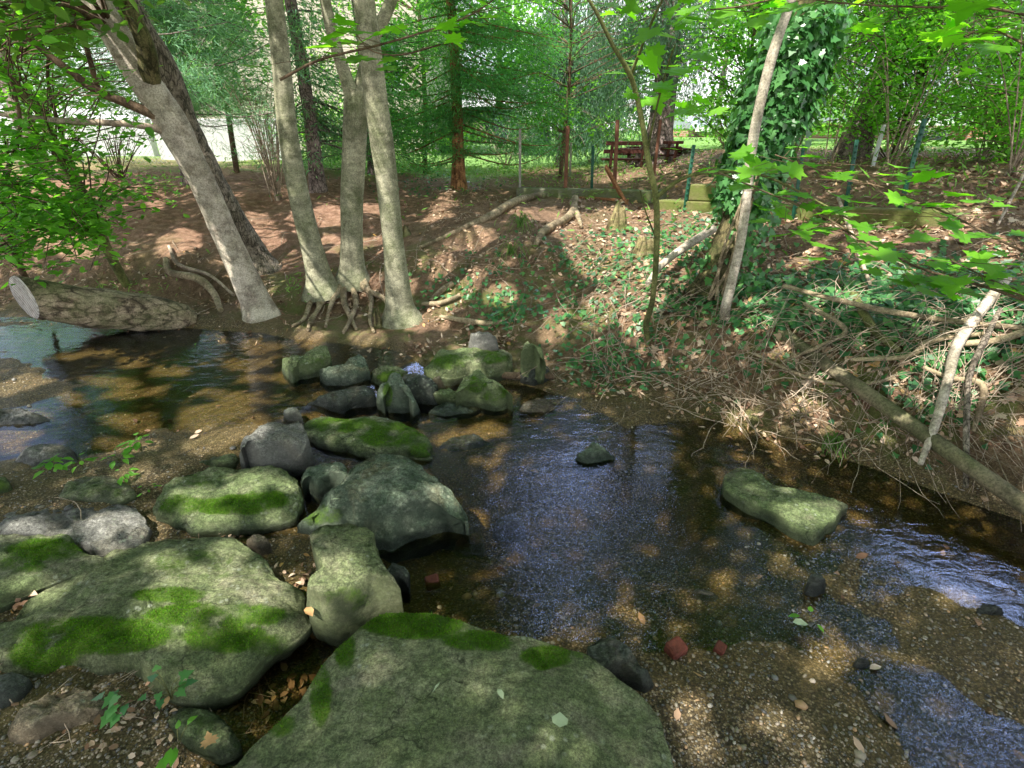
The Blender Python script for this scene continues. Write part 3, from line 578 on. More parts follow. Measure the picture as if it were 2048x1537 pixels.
rock('drowned tan stone at the far side of the pool', [(1035,820),(1055,802),(1095,800),(1112,815),(1090,834),(1055,835)], .03, .02, -.03, 'tan', bev=.4, fac=.7)
rock('small black rock at the head of the waterfall', [(566,838),(575,820),(592,816),(603,830),(598,845),(575,847)], .14, .12, .04, 'dark', bev=.6, crown=.02)
rock('grey rock half hidden by ivy in the right bank', [(1838,700),(1850,670),(1885,655),(1912,668),(1905,700),(1870,712)], .52, .5, .3, 'grey', bev=.5, crown=.03)
rock('yellow mossy boulder under the pipe at the right edge', [(1955,925),(1975,895),(2030,885),(2090,900),(2090,960),(2020,965),(1970,950)], .26, .22, .02, 'green', [(2020,915,70,35,.9)], bev=.5, crown=.05, tufts=2500)
rock('small lichen-grey rock on the bank above the wide pale rock', [(936,690),(945,670),(975,666),(995,678),(990,698),(955,700)], .34, .32, .16, 'grey', bev=.5, crown=.02)
rock('slanting flat rock half buried left of the ivy patch', [(1040,700),(1055,685),(1085,715),(1092,738),(1070,735),(1050,720)], .32, .26, .14, 'green', bev=.3)
rock('dark flat stone at the waterline right of the dam', [(1040,752),(1055,732),(1095,735),(1100,752),(1070,758)], .19, .17, .06, 'dark', bev=.3)
rock('dark tan stone between the ridge rock and gravel at left', [(205,942),(215,928),(245,925),(262,936),(240,948)], .10, .09, .04, 'tan', bev=.4)
rock('submerged brown stone beside the tip of the big centre boulder', [(905,1100),(920,1060),(955,1050),(965,1085),(950,1112),(920,1118)], -.03, -.03, -.12, 'tan', bev=.5, fac=.8)
rock('submerged rounded stone right of the big centre boulder', [(985,1060),(1000,1035),(1035,1030),(1050,1055),(1030,1075),(1000,1078)], -.03, -.04, -.12, 'tan', bev=.5, fac=.8)
rock('wet dark stone at the head of the right-hand riffle', [(1610,1185),(1615,1155),(1640,1145),(1655,1165),(1650,1195),(1628,1205)], .06, .05, -.02, 'dark', bev=.5, fac=.6)
rock('black stone in the fast water at right', [(1700,1340),(1710,1318),(1730,1320),(1742,1340),(1728,1352)], .035, .03, -.03, 'dark', bev=.5, fac=.6)
rock('dark rock beside the gravel at the right edge', [(1950,1225),(1965,1208),(1995,1212),(2008,1230),(1985,1242)], .06, .05, -.01, 'dark', bev=.5)
for lb, a in [('oval orange stone in the pool right of centre', [(1382,1188),(1390,1177),(1425,1186),(1437,1196),(1428,1206),(1395,1200)]),
              ('round orange stone at the foot of the gravel riffle', [(1598,1355),(1605,1342),(1622,1343),(1630,1358),(1615,1370),(1602,1366)]),
              ('smaller orange stone in the gravel riffle edge', [(1690,1408),(1695,1397),(1712,1398),(1717,1410),(1702,1417)]),
              ('orange wet pebble just above the riffle', [(1655,1165),(1668,1154),(1682,1160),(1678,1170),(1662,1172)])]:
    rock(lb, a, .03, .03, -.03, 'tan', bev=.6, crown=.012, fac=.1, name='cobble', rough=.004)
for lb, px, py, s, rz, zz in [('larger red brick fragment on the wet gravel', 1352, 1298, .068, .5, .02), ('smaller red brick fragment right of the larger one', 1440, 1297, .042, .9, .012), ('rust red brick piece under water beside the waisted stone', 865, 1165, .06, .3, -.02)]:
    p = PZ(px, py, zz); mbq = MB(); c_, s_ = math.cos(rz), math.sin(rz)
    ax = np.array([[c_, s_, .12], [-s_, c_, .2], [-.1, -.2, 1]]); ax = np.linalg.qr(ax.T)[0].T
    box(mbq, (0, 0, 0), s, s * .85, s * .8, ax, s * .12)
    tag(mbq.build('brick_fragment', M_BRICKF, origin=(0, 0, 0), smooth=False), lb, 'brick').location = p

# ------------------------------------------------------------------ pebbles, litter, ground cover
phi = (1 + 5 ** .5) / 2
ICO = np.array([(-1, phi, 0), (1, phi, 0), (-1, -phi, 0), (1, -phi, 0), (0, -1, phi), (0, 1, phi), (0, -1, -phi), (0, 1, -phi), (phi, 0, -1), (phi, 0, 1), (-phi, 0, -1), (-phi, 0, 1)]) / math.sqrt(1 + phi * phi)
ICF = np.array([(0, 11, 5), (0, 5, 1), (0, 1, 7), (0, 7, 10), (0, 10, 11), (1, 5, 9), (5, 11, 4), (11, 10, 2), (10, 7, 6), (7, 1, 8), (3, 9, 4), (3, 4, 2), (3, 2, 6), (3, 6, 8), (3, 8, 9), (4, 9, 5), (2, 4, 11), (6, 2, 10), (8, 6, 7), (9, 8, 1)])
def in_view(n, x0, x1, y0, y1, pw=1.0):
    X = []; Y = []; c = 0
    while c < n:
        y = y0 * (y1 / y0) ** rng.random(n * 2); x = rng.uniform(-1.15, 1.15, n * 2) * (y + .45)
        k = (x > x0) & (x < x1); X.append(x[k]); Y.append(y[k]); c += k.sum()
    return np.concatenate(X)[:n], np.concatenate(Y)[:n]
def pebbles(n, smin, smax, zoff, keep):
    x, y = in_view(n, -6, 4, .55, 5.5); k = keep(x, y); x, y = x[k], y[k]; n = len(x)
    s = smin * (smax / smin) ** (rng.random(n) ** 2.2); ax = rng.uniform(.55, 1.2, (n, 3)) * np.array([1.1, .9, .55])
    V = ICO[None] * ax[:, None] * (1 + rng.uniform(-.18, .18, (n, 12, 1))); th = rng.uniform(0, 6.28, n); c, d = np.cos(th)[:, None], np.sin(th)[:, None]
    V = np.stack([V[..., 0] * c - V[..., 1] * d, V[..., 0] * d + V[..., 1] * c, V[..., 2]], -1) * s[:, None, None]
    V = V + np.stack([x, y, hz(x, y) + s * zoff], -1)[:, None]
    return V.reshape(-1, 3), (ICF[None] + np.arange(n)[:, None, None] * 12).reshape(-1, 3)
shore = lambda x, y: y - np.interp(x, SX, SY)
nn_ = lambda x, y, s=3.: fbm(np.stack([x * s, y * s, x * 0], -1), 2)
mb = MB(); mb.add(*pebbles(45000, .002, .009, .12, lambda x, y: (shore(x, y) < .25) & (nn_(x, y) > -.35)))
mb.add(*pebbles(420, .01, .026, .1, lambda x, y: (shore(x, y) < .35) & (nn_(x, y, 2.) > -.05)))
tag(mb.build('gravel', M_PEB), 'loose wet gravel and pebbles over the creek bed', 'gravel', kind='stuff')
# dead leaves on the bank
x, y = in_view(52000, -7, 8, 2.4, 13); d = shore(x, y); k = (d > .05 + rng.normal(0, .2, len(d))) & (nn_(x, y, 2.6) > -.12 + rng.normal(0, .12, len(d)) + .5 * (x < -1.5) * (d > 1)); x, y = x[k], y[k]
nr = gnormal(x, y); z = hz(x, y) + .008 + .02 * rng.random(len(x)); P = np.stack([x, y, z], -1)
h = rng.random(len(P)); mb = MB()
a = h < .55; leaves(mb, P[a], .036, OV, fr=frames(a.sum(), nr[a], .38, rng), sj=.5); a = ~a
leaves(mb, P[a], .05, NA_, fr=frames(a.sum(), nr[a], .4, rng))
xr, yr = in_view(2200, .8, 7, 2.2, 8); kk = (shore(xr, yr) > .35); xr, yr = xr[kk], yr[kk]
leaves(mb, np.stack([xr, yr, hz(xr, yr) + .02], -1), .065, MP, fr=frames(len(xr), gnormal(xr, yr), .4, rng))
x, y = in_view(130, -3, 3, .9, 3.6)
leaves(mb, np.stack([x, y, hz(x, y) + .01], -1), .045, OV, fr=frames(len(x), (0, 0, 1), .3, rng))
for px, py, n, s in [(480, 1068, 50, .03), (625, 1200, 40, .035), (250, 1440, 22, .03), (160, 1180, 25, .03), (610, 1150, 30, .03), (340, 1500, 18, .03), (560, 1390, 30, .04), (60, 1200, 25, .035), (1000, 690, 60, .05), (840, 700, 60, .05)]:
    p = G(px, py); q = p[:2] + rng.normal(0, .07, (n, 2)); leaves(mb, np.stack([q[:, 0], q[:, 1], hz(q[:, 0], q[:, 1]) + .012 + .01 * rng.random(n)], -1), s, OV, fr=frames(n, (0, 0, 1), .4, rng))
tag(mb.build('leaf_litter', M_LIT, smooth=False), 'brown dead leaves strewn over the bank', 'leaves', kind='stuff')
# ivy ground cover patches  (px, py, spread m, count)
mb = MB()
def patch(px, py, sx, sy, n, tm, size, lift=.05, jit=.5):
    p = G(px, py); q = p[:2] + rng.normal(0, 1, (n, 2)) * (sx, sy); z = hz(q[:, 0], q[:, 1]) + .01 + lift * rng.random(n)
    nr = gnormal(q[:, 0], q[:, 1]) + np.array([0, -.35, .2]); leaves(mb, np.column_stack([q, z]), size, tm, fr=frames(n, nr, jit, rng))
for a in [(q_[0], q_[1], q_[2], q_[3], int(q_[4] * (.45 if q_[0] < 1420 else .8))) for q_ in [(1010,640,.16,.1,260),(1000,600,.2,.1,160),(1230,740,.16,.12,330),(1260,680,.2,.12,200),(1330,620,.25,.2,260),(1150,600,.3,.2,200),(1300,540,.3,.3,420),(1240,500,.35,.3,420),(1350,500,.3,.3,420),
          (1420,480,.3,.3,300),(1480,600,.25,.15,360),(1560,640,.2,.12,260),(1700,600,.35,.18,420),(1800,630,.3,.15,480),(1900,640,.3,.15,520),(1960,700,.15,.12,260),(1850,560,.4,.2,260),(1650,560,.3,.2,220),
          (1760,570,.3,.2,260),(1980,600,.3,.25,420),(1760,640,.2,.1,300),(1880,610,.3,.12,400),(1100,530,.3,.25,170),(950,560,.3,.2,110),(850,580,.2,.15,90),(1040,500,.3,.2,90),(1400,560,.2,.2,200),(1850,740,.15,.1,120),(1900,790,.12,.1,110),(1390,430,.4,.3,160),(1130,720,.12,.1,90),
          (870,380,.5,.4,260),(800,360,.8,.5,300),(1190,640,.25,.12,180),(1330,740,.2,.1,120),(1180,560,.3,.2,140)]]:
    patch(*a, IV, .05 if a[0] > 1400 else .043)
tag(mb.build('ivy_ground_cover', LF['ivyg']), 'small-leaved green ivy spreading over the bank', 'ivy', kind='stuff')
mb = MB()
for a in [(1000,350,2.5,.8,1500),(880,345,1.5,.8,900),(450,335,1.5,.6,200),(1250,365,2,.6,200),(1500,340,3,1.5,1200),(1800,420,1.2,.6,260),(330,380,.25,.2,120),(240,600,.3,.15,120),(600,590,.15,.1,60),(1900,380,1.5,.8,500)]:
    patch(a[0], a[1], a[2], a[3], a[4], NA_, .09 if a[1] < 420 else .06, .16, .9)
tag(mb.build('weeds', LF['grass']), 'low green weeds growing on the terrace and bank', 'weeds', kind='stuff')

# ------------------------------------------------------------------ vines / fine roots over the right bank
def crawl(mb, p, ang, L, r, lift=.02, wob=.5, sag=0, sides=4, step=.05):
    n = max(4, int(L / step)); a = ang; x, y = p[0], p[1]; P = []; lf = lift
    for i in range(n):
        a += rng.normal(0, wob * .35); x += math.cos(a) * step; y += math.sin(a) * step
        lf = lf * .9 + .1 * lift * (1 + 2.5 * rng.random()); P.append((x, y, float(hz(x, y)) + lf + sag * math.sin(math.pi * i / (n - 1))))
    P = np.array(P); tube(mb, catmull(P, len(P)), np.linspace(r, r * .45, len(P)), sides, cap=False)
mb = MB()
for i in range(430):
    px = rng.uniform(1120, 2048); t = (px - 1120) / 928; py = rng.uniform(600 + 20 * t, 800 + 110 * t)
    crawl(mb, G(px, py), rng.choice([rng.uniform(0, 6.28), rng.normal(-.9, .5)]), rng.uniform(.25, .8), rng.uniform(.0012, .0034), lift=.05, wob=.55, sag=rng.uniform(0, .12))
for i in range(170):
    px = rng.uniform(820, 2048); py = rng.uniform(430, 640)
    crawl(mb, G(px, py), rng.uniform(0, 6.28), rng.uniform(.3, 1.0), rng.uniform(.0015, .004), lift=.02, wob=.4, sag=rng.uniform(0, .06))
for i in range(90):
    px = rng.uniform(0, 800); py = rng.uniform(400, 640); crawl(mb, G(px, py), rng.uniform(0, 6.28), rng.uniform(.2, .7), rng.uniform(.002, .005), lift=.02)
for i in range(50):
    px = rng.uniform(0, 650); py = rng.uniform(1060, 1500); crawl(mb, G(px, py), rng.uniform(0, 6.28), rng.uniform(.08, .3), rng.uniform(.0012, .0025), lift=.015, step=.02)
tag(mb.build('vine_tangle', BK['twig']), 'tangle of pale bare vines and rootlets over the right bank', 'vines', kind='stuff')

# ------------------------------------------------------------------ trunks
def pxpath(pts, Ys, n):
    """pts (px,py,rpx) ; Ys = depth(s) in metres along the view"""
    Ys = np.interp(np.linspace(0, 1, len(pts)), np.linspace(0, 1, len(np.atleast_1d(Ys))), np.atleast_1d(Ys))
    P = []; 
    for (a, b, r), Y in zip(pts, Ys):
        q = AT(a, b, Y); P.append(list(q) + [r * depth(q) / F])
    Q = catmull(np.array(P), n); return Q[:, :3], np.maximum(Q[:, 3], .0015)
def part_tube(name, parent, pts, Ys, mat, n=30, sides=12, rough=.05, rs=8, org=None, flare=0):
    P, R = pxpath(pts, Ys, n)
    if flare: R[:6] *= 1 + flare * np.linspace(1, 0, 6) ** 2; 
    mb = MB(); tube(mb, P, R, sides, rough, rs); o = mb.build(name, mat, parent, origin=org if org is not None else parent.location); return o
def base_thing(name, label, cat, px, py, group=None):
    g = G(px, py); t = thing(name, label, cat, tuple(g), group); return t, g
def limbs_and_leaves(t, org, trunk_pts, centers, leaf, size, tm, per, spread, bark, jit=.4, normal=(0, 0, 1), r0=.02, leafname='foliage', limbname='limbs', twig=True):
    mbl, mbt = MB(), MB(); tp = np.asarray(trunk_pts); AllQ = []
    for c in centers:
        dz = np.abs(tp[:, 2] - (c[2] - .25 * np.linalg.norm(tp[:, :2] - c[:2], axis=1))) + .25 * np.linalg.norm(tp - c, axis=1); s = tp[int(np.argmin(dz))]
        m = (s + c) / 2 + rng.normal(0, .1, 3) * np.linalg.norm(c - s) * .5 + np.array([0, 0, .08 * np.linalg.norm(c - s)])
        P = catmull(np.array([s, m, c]), 9)
        if twig and (c[2] < 4.2 or rng.random() < .3): tube(mbt, P, np.linspace(r0 * (.5 if c[2] > 4.2 else 1), .003, 9), 4, cap=False)
        k = per; u = rng.random(k) ** (.6 if c[2] < 4.4 else .06); base = P[np.clip((u * 8).astype(int), 3, 8)] if c[2] < 4.4 else np.repeat(np.asarray(c)[None], k, 0)
        Q = base + rng.normal(0, 1, (k, 3)) * np.array(spread) * (.35 + .65 * u[:, None]); AllQ.append(Q)
    Q = np.concatenate(AllQ); Q = Q[sunholes(Q)]; leaves(mbl, Q, size, tm, normal, jit)
    if twig: mbt.build(limbname, bark, t, origin=org)
    mbl.build(leafname, leaf, t, origin=org, smooth=False)
SPOTS = [(293,1112,25,10),(314,1131,16,6),(365,1141,18,12),(349,1171,45,15),(412,1160,25,14),(454,1126,30,7),(492,1140,28,8),(500,1188,45,12),(440,1213,25,10),(314,1210,40,10),(325,1262,50,14),(423,1082,25,8),
 (35,1164,32,14),(30,1052,35,20),(164,1034,22,22),(164,1072,20,16),(219,1030,32,16),(349,1024,14,14),(366,983,22,10),(396,979,20,12),(461,949,16,8),(506,952,14,7),(465,974,25,6),(567,959,12,8),(393,1024,12,10),(516,1024,16,8),
 (510,880,14,14),(565,905,24,14),(545,858,12,6),(273,850,35,10),(427,839,55,20),(461,819,35,15),(495,836,20,10),(400,822,30,8),(137,713,14,5),(205,706,35,5),(263,726,22,8),(219,764,40,8),(143,798,18,6),(34,873,35,10),(239,931,35,12),
 (437,894,20,8),(389,894,18,8),(458,795,25,8),(260,788,20,5),(509,696,20,12),(618,675,25,14),(424,675,20,8),(736,675,30,10),(924,703,18,7),(955,716,25,8),(910,870,40,8),(968,856,25,8),(700,1175,25,12),(749,1190,32,11),(634,1210,10,18),
 (620,1028,16,10),(924,1018,10,8),(663,952,12,8),(1383,1413,14,14),(1537,1444,8,10),(1410,1500,4,8),(1917,1193,25,10),(1653,1320,30,25),(1601,1040,28,10),(1645,1040,20,14),(1240,480,110,45),(1330,470,100,40),(1290,540,80,45),
 (1160,465,50,20),(1200,620,40,16),(1270,610,40,18),(1640,610,25,12),(1560,690,30,8),(1085,430,60,8),(890,410,30,6),(640,430,40,8),(580,385,40,10),(480,345,60,10),(250,345,40,6),(350,500,30,12),(520,455,30,14),(100,465,60,10),(1230,350,80,10),(1450,365,60,8),
 (1750,480,50,16),(1900,450,60,14),(1980,520,40,14),(1600,520,30,12),(950,480,40,12),(1000,590,30,10),(880,540,24,10),(660,490,20,10),(560,500,25,10),(1850,650,40,10),(1780,560,40,10),(590,745,14,8),(630,735,10,8),(690,850,12,6),(1480,860,20,6),(60,760,30,10),(480,730,30,8)]
_r = np.random.default_rng(5)
SPOTS += [(_r.uniform(0, 620), _r.uniform(690, 900), _r.uniform(10, 34), _r.uniform(4, 9)) for _ in range(26)] + [(_r.uniform(120, 1000), _r.uniform(350, 620), _r.uniform(10, 34), _r.uniform(5, 12)) for _ in range(26)] + [(_r.uniform(1450, 2040), _r.uniform(440, 860), _r.uniform(10, 34), _r.uniform(5, 10)) for _ in range(24)] + [(_r.uniform(850, 1300), _r.uniform(620, 780), _r.uniform(8, 24), _r.uniform(5, 9)) for _ in range(8)]
SP3 = []
for q_ in SPOTS:
    g_ = G(q_[0], q_[1]); t_h = .16 if q_[1] > 930 and q_[0] < 800 else 0.
    SP3.append((q_, max(g_[2], t_h)))
TR3 = []   # sun-lit stretches of trunk: (pixel, depth)
for a_ in [(310,215,5),(335,250,5),(355,300,5),(385,350,5),(405,395,5),(430,440,5),(455,500,5),(480,550,5),(500,590,5),(250,110,4.8),(765,250,4.4),(770,290,4.4),(776,340,4.4),(786,480,4.4),(790,510,4.4),(803,590,4.4),(600,400,4.9),(705,250,4.8),(708,450,4.8),(1462,570,4),(1490,420,4),(1530,170,4),(1550,90,4),(1640,780,2.8),(1900,760,2.6),(1940,640,2.8)]:
    TR3.append((AT(*a_), .11))
for a_ in [(1560,200,4.3),(1600,120,4.3),(1620,60,4.3),(1560,260,4.3),(1540,330,4.3),(1650,180,4.3),(1590,240,4.3),(1560,130,4.3)]: TR3.append((AT(*a_), .22))
SUN = np.array([-.36, -.42, .86]); SUN /= np.linalg.norm(SUN)
def sunholes(P):
    keep = np.ones(len(P), bool)
    for (px, py, rx, ry), z in SP3:
        Q = P - SUN * ((P[:, 2] - z) / SUN[2])[:, None]; a, b = proj(Q); pc = PZ(px, py, z); kx = .052 * F / depth(pc); ky = kx * (H - z) / np.linalg.norm(CAM - pc)
        keep &= ~((P[:, 2] > z + 1.2) & (Q[:, 1] > .2) & (((a - px) / (rx + kx)) ** 2 + ((b - py) / (ry + ky)) ** 2 < 1))
    for c, r in TR3:
        d = P - c; al = d @ SUN; keep &= ~((al > .6) & (np.linalg.norm(d - al[:, None] * SUN, axis=1) < r + .09))
    return keep
def ell(c, r, n):
    d = rng.normal(0, 1, (n, 3)); d /= np.linalg.norm(d, axis=1, keepdims=True); return np.asarray(c) + d * (rng.random((n, 1)) ** .4) * np.asarray(r)
def pxbox(x0, x1, y0, y1, Y0, Y1, n):
    return np.array([AT(rng.uniform(x0, x1), rng.uniform(y0, y1), rng.uniform(Y0, Y1)) for _ in range(n)])

# crown clumps: leaf layers 9-10 m up added out of view towards the sun to dapple the creek, shared out among the trees
ANCH = {'A': (-5.2, 3.6), 'B': (-4.5, 6.4), 'C': (-2.6, 1.4), 'D': (-1, 6.3), 'E': (-.2, 3.4), 'I': (3.2, 4.4), 'M': (1.8, .6)}
_gx, _gy = np.meshgrid(np.arange(-7.2, 5.8, .34), np.arange(-1.3, 8.2, .34)); _gx = _gx.ravel() + rng.normal(0, .12, _gx.size); _gy = _gy.ravel() + rng.normal(0, .12, _gy.size)
_z = rng.uniform(5.4, 6.8, len(_gx)); CL = np.column_stack([_gx, _gy, np.zeros_like(_gx)]) + SUN * (_z / SUN[2])[:, None]
_own = np.argmin(np.stack([(_gx - a) ** 2 + (_gy - b) ** 2 for a, b in ANCH.values()]), 0); CR = {k: CL[_own == i] for i, k in enumerate(ANCH)}
FRONT = np.column_stack([rng.uniform(-8, 7, 330), rng.uniform(5.4, 8, 330), rng.uniform(4.2, 9, 330)])
_az = FRONT[:, 0] / FRONT[:, 1] + 0.; _el = FRONT[:, 2] / FRONT[:, 1]
FRONT = FRONT[~((_az > -.06) & (_az < .32) & (_el > .42)) & ~((_az > .48) & (_az < .95) & (_el > .7)) | (rng.random(len(_az)) < .24)]  # unseen crown clumps added for the pool to reflect, gaps left for sky
# --- tree A: pale leaning trunk
tA, g = base_thing('leaning_tree', 'pale smooth trunk leaning steeply left from the shore, with a forking limb', 'tree', 520, 632); YA = g[1]
PA = [(525, 645, 36), (505, 590, 31), (455, 480, 27), (405, 365, 27), (345, 250, 33), (290, 165, 32), (225, 60, 31), (165, -30, 31), (60, -200, 28), (-120, -500, 22)]
P_, R_ = pxpath(PA, [YA, YA + .1, YA, YA - .1, YA - .3], 60); R_ *= .90; R_[:7] *= 1 + .25 * np.linspace(1, 0, 7); mb = MB(); tube(mb, P_, R_, 24, .12, 7); mb.build('trunk', BK['pale'], tA, origin=g)
A_top = P_[-1]
for nm, pp, rr in (('limb', [(300, 160, 20), (290, 90, 17), (255, 10, 15), (225, -60, 14), (150, -250, 10)], 'ivytree'), ('limb', [(330, 240, 10), (250, 205, 9), (190, 180, 8), (110, 120, 7), (40, 65, 6), (-60, 20, 5)], 'dtwig'),
                   ('limb', [(330, 262, 8), (270, 250, 6), (190, 245, 6), (90, 240, 6), (-40, 222, 5)], 'twig'), ('limb', [(198, 186, 6), (185, 140, 5), (165, 70, 5), (130, -20, 5)], 'dtwig')):
    part_tube(nm, tA, pp, [YA - .05, YA - .4], BK[rr], 24, 8, .08, 12, org=g)
limbs_and_leaves(tA, g, P_[-20:], np.vstack([CR['A'], pxbox(-150, 260, -160, 100, 3.2, 4.8, 14)]), LF['canopy'], .088, OVC, 125, (.28, .28, .12), BK['dtwig'])
# --- tree B: rough bark behind
tB, g = base_thing('leaning_tree', 'rough-barked trunk leaning left just behind the pale one', 'tree', 520, 535)
PB = [(530, 545, 24), (505, 490, 19), (460, 420, 20), (410, 320, 20), (370, 240, 22), (335, 150, 24), (290, 70, 24), (240, -10, 24), (120, -200, 20)]
P_, R_ = pxpath(PB, [g[1], g[1] - .2, g[1] - .5], 50); R_[:6] *= 1 + .5 * np.linspace(1, 0, 6); mb = MB(); tube(mb, P_, R_, 18, .16, 14); mb.build('trunk', BK['rough'], tB, origin=g)
limbs_and_leaves(tB, g, P_[-12:], CR['B'], LF['canopy'], .088, OVC, 125, (.28, .28, .12), BK['dtwig'])
# --- tree C
tC, g = base_thing('slender_tree', 'smooth green-grey trunk curving up between the leaning pair and the forked tree', 'tree', 645, 585)
PC = [(648, 592, 32), (630, 520, 22), (600, 400, 20), (575, 260, 19), (562, 120, 18), (548, 0, 17), (530, -160, 15), (520, -400, 12)]
P_, R_ = pxpath(PC, [g[1], g[1]], 50); R_[:5] *= 1 + .4 * np.linspace(1, 0, 5); mb = MB(); tube(mb, P_, R_, 20, .05, 5); mb.build('trunk', BK['smooth'], tC, origin=g)
limbs_and_leaves(tC, g, P_[-10:], CR['C'], LF['canopy'], .088, OVC, 125, (.28, .28, .12), BK['dtwig'])
YC = g[1]
# --- tree D forked
tD, g = base_thing('forked_tree', 'thick upright trunk with exposed roots that forks near the top of the picture', 'tree', 708, 560)
PD = [(706, 572, 30), (704, 500, 22), (704, 400, 22), (708, 300, 23), (712, 220, 24), (716, 180, 22)]
P_, R_ = pxpath(PD, [g[1]], 34); mb = MB(); R_[:5] *= 1 + .35 * np.linspace(1, 0, 5); tube(mb, P_, R_, 20, .07, 5, cap=True); mb.build('trunk', BK['smooth'], tD, origin=g); YD = g[1]
part_tube('limb', tD, [(712, 215, 17), (690, 150, 13), (668, 80, 12), (650, 0, 11), (630, -120, 9)], [YD, YD - .05], BK['smooth'], 24, 14, .05, 5, org=g)
part_tube('limb', tD, [(716, 215, 18), (728, 150, 14), (745, 80, 13), (775, 20, 12), (800, -60, 11), (830, -260, 9)], [YD, YD + .5], BK['smooth'], 24, 14, .05, 5, org=g)
P_, R_ = pxpath([(650, 0, 11), (630, -120, 9), (600, -400, 8), (540, -800, 6)], YD, 20)
limbs_and_leaves(tD, g, P_[-8:], CR['D'], LF['canopy'], .088, OVC, 125, (.28, .28, .12), BK['dtwig'])
limbs_and_leaves(tD, g, P_[-10:], FRONT, LF['canopy'], .20, OV, 62, (.45, .45, .4), BK['dtwig'], leafname='upper_foliage', limbname='upper_limbs')
def D_roots():
    for i, (a, b, pts) in enumerate([(0, 0, [(690, 555, 9), (665, 585, 7), (640, 620, 5), (625, 650, 4)]), (0, 0, [(700, 560, 9), (690, 600, 7), (705, 640, 5), (715, 660, 3)]), (0, 0, [(715, 560, 9), (740, 585, 7), (770, 600, 5), (790, 640, 4)]),
                                     (0, 0, [(695, 560, 8), (670, 600, 6), (660, 630, 4), (655, 655, 3)]), (0, 0, [(725, 555, 8), (745, 600, 5), (742, 640, 4), (750, 665, 3)]), (0, 0, [(650, 580, 9), (625, 610, 6), (612, 640, 4), (590, 655, 3)]), (0, 0, [(705, 570, 8), (715, 610, 6), (700, 650, 4), (690, 668, 3)]), (0,0,[(640,590,7),(640,620,5),(625,640,4),(620,662,3)])]):
        P = np.array([(list(G(x, y) + np.array([0, -.04, .02])) + [r * 4.7 / F]) for x, y, r in pts]); Q = catmull(P, 18)
        mb = MB(); tube(mb, Q[:, :3], Q[:, 3], 8, .12, 14); mb.build('root', BK['root'], tD, origin=g)
D_roots()
# --- tree E
tE, g = base_thing('slender_tree', 'sun-spotted grey trunk standing on the shore right of the forked tree', 'tree', 800, 640)
PE = [(806, 655, 38), (798, 600, 27), (788, 500, 21), (778, 400, 21), (766, 300, 23), (752, 200, 23), (740, 100, 22), (728, 0, 21), (715, -140, 19), (700, -400, 14)]
P_, R_ = pxpath(PE, [g[1], g[1] - .05], 54); R_[:6] *= 1 + .4 * np.linspace(1, 0, 6); mb = MB(); tube(mb, P_, R_, 20, .06, 5); mb.build('trunk', BK['smooth'], tE, origin=g)
limbs_and_leaves(tE, g, P_[-10:], CR['E'], LF['canopy'], .088, OVC, 125, (.28, .28, .12), BK['dtwig'])
YE = g[1]
# --- left thin tree with low leaves
tF, g = base_thing('sapling', 'thin mossy curved sapling at far left behind the fallen log', 'tree', 245, 570)
PF = [(258, 580, 8), (215, 500, 9), (190, 440, 8), (140, 350, 9), (100, 270, 10), (70, 210, 9), (20, 160, 8), (-60, 60, 7)]
P_, R_ = pxpath(PF, [g[1], g[1] - .3, g[1] - .7], 44); mb = MB(); tube(mb, P_, R_, 10, .08, 8); mb.build('trunk', BK['green'], tF, origin=g)
part_tube('branch', tF, [(190, 430, 4), (150, 340, 4), (120, 260, 4), (95, 150, 3), (110, 60, 3)], [g[1] - .4], BK['dtwig'], 20, 6, org=g)
cs = np.vstack([pxbox(-30, 220, 0, 330, 3.4, 5.2, 46), pxbox(-30, 200, 360, 545, 3.3, 4.6, 40), pxbox(150, 330, 30, 280, 4.6, 6, 14), pxbox(300, 370, 340, 420, 4.8, 5.2, 4)])
limbs_and_leaves(tF, g, P_[8:], cs, LF['bright'], .075, OV, 42, (.16, .16, .07), BK['dtwig'], .3, r0=.007)
# second left sapling: low green twigs over the log
tF2, g = base_thing('sapling', 'small leafy sapling overhanging the cut end of the fallen log', 'tree', 60, 560)
P_, R_ = pxpath([(80, 600, 4), (45, 545, 6), (20, 470, 6), (5, 380, 5), (40, 260, 4), (20, 150, 3)], [4.9, 4.3, 4.0], 30); mb = MB(); tube(mb, P_, R_, 6); mb.build('trunk', BK['dtwig'], tF2, origin=g)
limbs_and_leaves(tF2, g, P_[6:], pxbox(-30, 110, 250, 560, 3.3, 4.4, 26), LF['bright'], .08, OV, 34, (.13, .13, .06), BK['dtwig'], .3, r0=.005)
